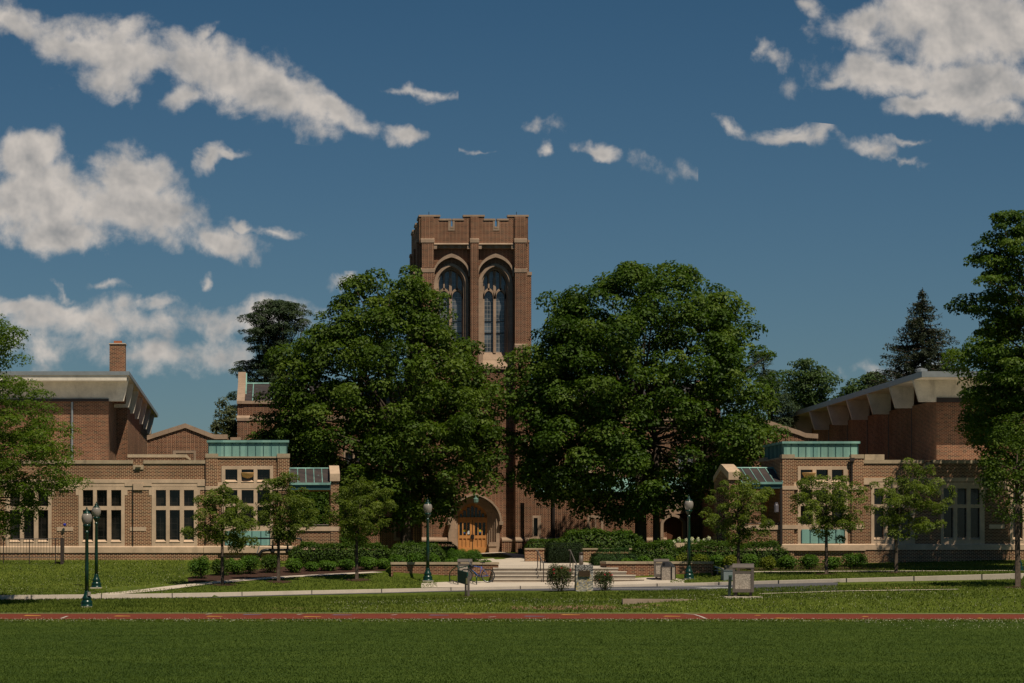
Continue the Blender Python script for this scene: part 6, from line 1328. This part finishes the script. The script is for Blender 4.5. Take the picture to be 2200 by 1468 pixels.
for sx in (-1, 1):
    for sy in (-1, 1):
        px, py = sx*w*.88, sy*w*.88; c_, s_ = math.cos(R(-28)), math.sin(R(-28)); mb.rbox((X+px*c_-py*s_, 121.9+px*s_+py*c_, (g+z1)/2), .05, .05, z1-g+.02, R(-28))
mb.build('corner_trim', M['black'], RB)
mb = MB(); zt = fz(1207, 121.9); c_, s_ = math.cos(R(-28)), math.sin(R(-28)); vs = []
for (px, py, z) in ((-1, -1, z1), (1, -1, z1), (1, 1, z1), (-1, 1, z1), (-.75, -.75, zt), (.2, -.75, zt), (.2, .75, zt), (-.75, .75, zt)):
    vs.append((X+px*w*.93*c_-py*w*.93*s_, 121.9+px*w*.93*s_+py*w*.93*c_, z))
mb.add(vs, [(0, 3, 2, 1), (4, 5, 6, 7), (0, 1, 5, 4), (1, 2, 6, 5), (2, 3, 7, 6), (3, 0, 4, 7)]); mb.build('lid', flat('bin_lid', (.035, .035, .037), .45), RB)
mb = MB(); fc_ = Vector((vs[0][0]+vs[1][0]+vs[4][0]+vs[5][0], vs[0][1]+vs[1][1]+vs[4][1]+vs[5][1], 4*(z1+zt)/2))/4
nrm = Vector((s_, -c_, .15)).normalized(); tx = Vector((c_, s_, 0)); ty = nrm.cross(tx); q = fc_+nrm*.02-tx*.09
mb.add([q+tx*.07*math.cos(2*math.pi*i/14)+ty*.07*math.sin(2*math.pi*i/14) for i in range(14)], [tuple(range(14))]); mb.build('hole', flat('hole_black', (.003, .003, .003), 1), RB)
# dark green post, utility box, bench, brown cabinet
p = GX(1567, 106.2); T = empty('marker_post', tuple(p), 'leaning dark green square post standing just left of the big brown litter bin', 'post')
mb = MB(); mb.add([(p.x-.09, 106.1, p.z-.1), (p.x+.03, 106.1, p.z-.1), (p.x+.03, 106.2, p.z-.1), (p.x-.09, 106.2, p.z-.1), (p.x-.03, 106.1, p.z+.86), (p.x+.09, 106.1, p.z+.86), (p.x+.09, 106.2, p.z+.86), (p.x-.03, 106.2, p.z+.86)], [(0, 3, 2, 1), (4, 5, 6, 7), (0, 1, 5, 4), (1, 2, 6, 5), (2, 3, 7, 6), (3, 0, 4, 7)]); mb.build('post', flat('post_green', (.009, .020, .015), .4), T)
mb = MB(); mb.box(p.x-.035, p.x+.095, 106.09, 106.21, p.z+.861, p.z+.93); mb.build('post_cap', flat('post_cap_green', (.03, .075, .05), .4), T)
p = GX(1563, 119.6); mb = MB(); mb.box(fx(1552.5, 119.6), fx(1576, 119.6), 119.3, 120.1, p.z-.1, fz(1226, 119.6)); mb.box(fx(1552, 119.6), fx(1576.5, 119.6), 119.27, 120.13, fz(1226, 119.6)+.002, fz(1225, 119.6)); o = mb.build('utility_box', flat('grey_blue_box', (.19, .225, .235), .5)); tag(o, 'pale grey blue utility box on the lawn, half hidden by the big brown litter bin', 'utility box')
p = GX(1545, 124.6); B_ = empty('bench', tuple(p), 'flat low stone bench on the lawn at the right end of the right planter wall', 'bench')
mb = MB(); mb.box(fx(1533, 124.6), fx(1580, 124.6), 124.3, 124.8, fz(1226.5, 124.6), fz(1224.5, 124.6)); mb.build('seat', M['pave'], B_)
for x in (1540, 1572): mb = MB(); mb.box(fx(x-1.5, 124.6), fx(x+1.5, 124.6), 124.35, 124.75, p.z-.1, fz(1226.5, 124.6)-.001); mb.build('leg', M['coping'], B_)
mb = MB(); mb.box(fx(1557.5, 122.8), fx(1580, 122.8), 122.8, 123.1, ZT(fx(1568, 122.8), 122.8)-.1, fz(1214.5, 122.8)); o = mb.build('control_cabinet', M['bin']); tag(o, 'brown metal cabinet behind the grey utility box', 'cabinet')
# concrete pad under bin, stub wall in the bank
mb = MB(); a, b = fx(1553, 106), fx(1632, 106); mb.box(a, b, 105.35, 107.0, ZT(a, 105.5)-.2, ZT((a+b)/2, 106.4)+.02); o = mb.build('concrete_pad', M['pave']); tag(o, 'thin concrete pad under the big brown litter bin', 'pad')
mb = MB(); d = 103.6; zt = fz(1287, d); a, b = fx(1338, d), fx(1495, d); mb.prism([(a, -.1), (b, -.1), (b, zt-.02), (a, zt)], d, d+.32); o = mb.build('stub_wall', stone('stub_concrete', (.36, .27, .20), stainamt=.3)); tag(o, 'weathered low concrete wall end sticking out of the bank above the track', 'wall')
tag(ribbon('kerb', M['pave'], [(1632, 107.15), (2060, 106.9)], [(1632, 107.32), (2060, 107.07)], off=.05), kind='structure')
# ------------------------------------------------------------------ monument
d = 113.8; p = GX(1254, d); Mo = empty('stone_monument', tuple(p), 'small rubble stone monument with a bronze plaque and rough grey capstones, between the rose bushes', 'monument')
a, b = fx(1236, d), fx(1273, d); zc = fz(1224.5, d); zt = fz(1214, d)
mb = MB(); N = 9; vs = []
def rough(mb, x0, x1, y0, y1, z0, z1, amp, nx=8, nz=8):
    def jit(x, y, z): h = math.sin(x*37.1+z*17.3+y*5)*math.cos(z*29.7+x*11); return h*amp
    for (ax, fixed, sgn) in (('y', y0, -1), ('y', y1, 1), ('x', x0, -1), ('x', x1, 1), ('z', z1, 1)):
        for i in range(nx):
            for j in range(nz):
                q = []
                for (u_, v_) in ((i, j), (i+1, j), (i+1, j+1), (i, j+1)):
                    uu, vv = u_/nx, v_/nz
                    if ax == 'y': P_ = [x0+(x1-x0)*uu, fixed, z0+(z1-z0)*vv]
                    elif ax == 'x': P_ = [fixed, y0+(y1-y0)*uu, z0+(z1-z0)*vv]
                    else: P_ = [x0+(x1-x0)*uu, y0+(y1-y0)*vv, fixed]
                    k = jit(*P_); P_[0] += k*.6; P_[1] += k; P_[2] += k*.4*(ax == 'z'); q.append(tuple(P_))
                mb.add(q, [(0, 1, 2, 3) if sgn < 0 else (3, 2, 1, 0)])
rough(mb, a, b, d-.25, d+.3, p.z-.1, zc, .022, 9, 12); mb.build('body', M['rubble'], Mo)
for (x0, x1) in ((a, (a+b)/2-.012), ((a+b)/2+.012, b)):
    mb = MB(); rough(mb, x0, x1, d-.27, d+.32, zc+.01, zt, .035, 6, 4); mb.build('capstone', stone('cap_granite', (.24, .23, .22), var=.35, scale=9, stainamt=.5), Mo)
pa, pb = fx(1241.5, d), fx(1266, d); mb = MB(); mb.box(pa, pb, d-.31, d-.22, fz(1238.5, d), fz(1226.5, d)); pq = mb.build('plaque', flat('bronze', (.085, .05, .03), .4, .6), Mo)
mb = MB(); z0, z1 = fz(1238.5, d), fz(1226.5, d); e = .02
for (x0, x1, za, zb_) in ((pa, pb, z0, z0+e), (pa, pb, z1-e, z1), (pa, pa+e, z0+e, z1-e), (pb-e, pb, z0+e, z1-e)): mb.box(x0, x1, d-.325, d-.311, za, zb_)
for k in range(5): zz = z1-.05-k*.036; mb.box(pa+.05, pb-.05-.04*(k % 2), d-.316, d-.311, zz-.012, zz)
mb.build('plaque_rim', flat('bronze_light', (.20, .13, .07), .4, .6), pq)
# ------------------------------------------------------------------ handrails, bollards
def handrail(xs, label, side):
    T = empty('handrail', tuple(GX(xs[0][0], 124.2)), label, 'handrail'); rm_ = M['dark_metal']; tops = []
    for i, (x, yt, yb, d_) in enumerate(xs):
        X = fx(x, d_); zt_, zb_ = fz(yt, d_), fz(yb, d_); mb = MB(); mb.tube([(X, d_, zb_-.05), (X, d_, zt_)], .024, 7); mb.build('post', rm_, T); tops.append(Vector((X, d_, zt_)))
    mb = MB(); mb.tube([tops[0]+Vector((-.05, .25, 0))]+[tops[0], tops[1]*.5+tops[2]*.5 if len(tops) > 2 else tops[1]]+[tops[-1]], .028, 7); mb.build('rail', M['bin'], T)
handrail([(1155, 1183, 1221.5, 124.8), (1161, 1199, 1235, 123.3), (1167.6, 1211.5, 1250, 122.1)], 'brown metal handrail down the middle of the steps, left one of the pair', 1)
handrail([(1225, 1182, 1221.5, 124.8), (1231, 1198, 1235, 123.3), (1238, 1211, 1250, 122.1)], 'brown metal handrail on the steps behind the stone monument', 1)
def bollard(x, y0, y1, d_, label, src=[None]):
    X = fx(x, d_); g = fz(y1, d_); 
    if src[0] is None:
        T = empty('bollard_light', (X, d_, g), label, 'bollard', 'bollard lights'); mb = MB(); mb.lathe((X, d_, g), [(.11, -.1), (.11, .46)], 14); mb.build('post', M['bin'], T, True)
        mb = MB(); mb.lathe((X, d_, g), [(.095, .46), (.095, .50), (.115, .505), (.115, .60), (.06, .625)], 14); mb.build('head', M['dark_metal'], T, True); src[0] = T
    else:
        T = src[0].copy(); COL.objects.link(T); T.location = (X, d_, g); T['label'] = label
        for ch in src[0].children: c_ = ch.copy(); COL.objects.link(c_); c_.parent = T
bollard(1152, 1169, 1188, 148.5, 'far round brown bollard light near the tower base, right of the walkway')
bollard(1248.6, 1189, 1212.5, 129.5, 'near round brown bollard light at the top of the steps before the dark hedge')
mb = MB(); mb.box(fx(1112, 158), fx(1122, 158), 157.6, 158, fz(1188, 158)-.1, fz(1178.5, 158)); o = mb.build('planter_box', M['dark_metal']); tag(o, 'small dark box on the ground at the corner of the tower base', 'box')
# ------------------------------------------------------------------ iron fence and pipework on the left
d = 130.6; Fn = empty('iron_fence', tuple(GX(60, d)), 'black iron railing in front of the left wing, ending in a thick post', 'fence')
def gz_(x): return ZT(fx(x, d), d)
xs0, xs1 = -160, 131; zr1, zr2 = fz(1158, d), fz(1198, d)
mb = MB(); mb.tube([(fx(xs0, d), d, zr1), (fx(xs1, d), d, zr1)], .022, 5); mb.build('rail', M['dark_metal'], Fn)
mb = MB(); mb.tube([(fx(xs0, d), d, zr2), (fx(xs1, d), d, zr2)], .018, 5); mb.build('rail', M['dark_metal'], Fn)
x = xs0; k = 0
while x < xs1:
    mb = MB()
    if k % 9 == 0: mb.tube([(fx(x, d), d, gz_(x)-.1), (fx(x, d), d, zr1+.05)], .026, 5); mb.build('post', M['dark_metal'], Fn)
    else: mb.tube([(fx(x, d), d, zr2), (fx(x, d), d, zr1)], .009, 4); mb.build('baluster', M['dark_metal'], Fn)
    x += 6.2; k += 1
mb = MB(); mb.box(fx(129.8, d), fx(135.2, d), d-.06, d+.9, gz_(130)-.1, fz(1156.5, d)); mb.build('gate_post', flat('rust_dark', (.035, .022, .018), .7), Fn)
d = 130.9; Pp = empty('backflow_pipe', tuple(GX(600, d)), 'black pipework with two valve wheels under the left pavilion, behind the second young tree', 'pipework')
Q = lambda x, y: Vector((fx(x, d), d, fz(y, d)))
mb = MB(); mb.tube([Q(520, 1157), Q(642, 1157), Q(646, 1158.5), Q(648, 1162), Q(648, 1182)], .045, 8); mb.tube([Q(624, 1157), Q(624, 1172)], .035, 8); mb.build('upper_pipe', M['black'], Pp, True)
mb = MB(); mb.tube([Q(557, 1200), Q(558, 1190), Q(563, 1184), Q(572, 1182), Q(582, 1182)], .085, 10); mb.tube([Q(582, 1182), Q(645, 1181)], .06, 8); mb.tube([Q(645, 1181), Q(650, 1184), Q(650, 1200)], .07, 8); mb.build('lower_pipe', M['black'], Pp, True)
for x in (585.5, 618):
    mb = MB(); mb.lathe(Q(x, 1184), [(.09, -.12), (.12, -.05), (.12, .1), (.05, .14), (.05, .26), (.22, .27), (.22, .31), (.03, .32), (.025, .52)], 14); mb.build('valve', M['black'], Pp)
mb = MB(); mb.tube([Q(552, 1189), Q(556, 1178), Q(557, 1171)], .03, 6); mb.build('lever', M['metal_trim'], Pp)
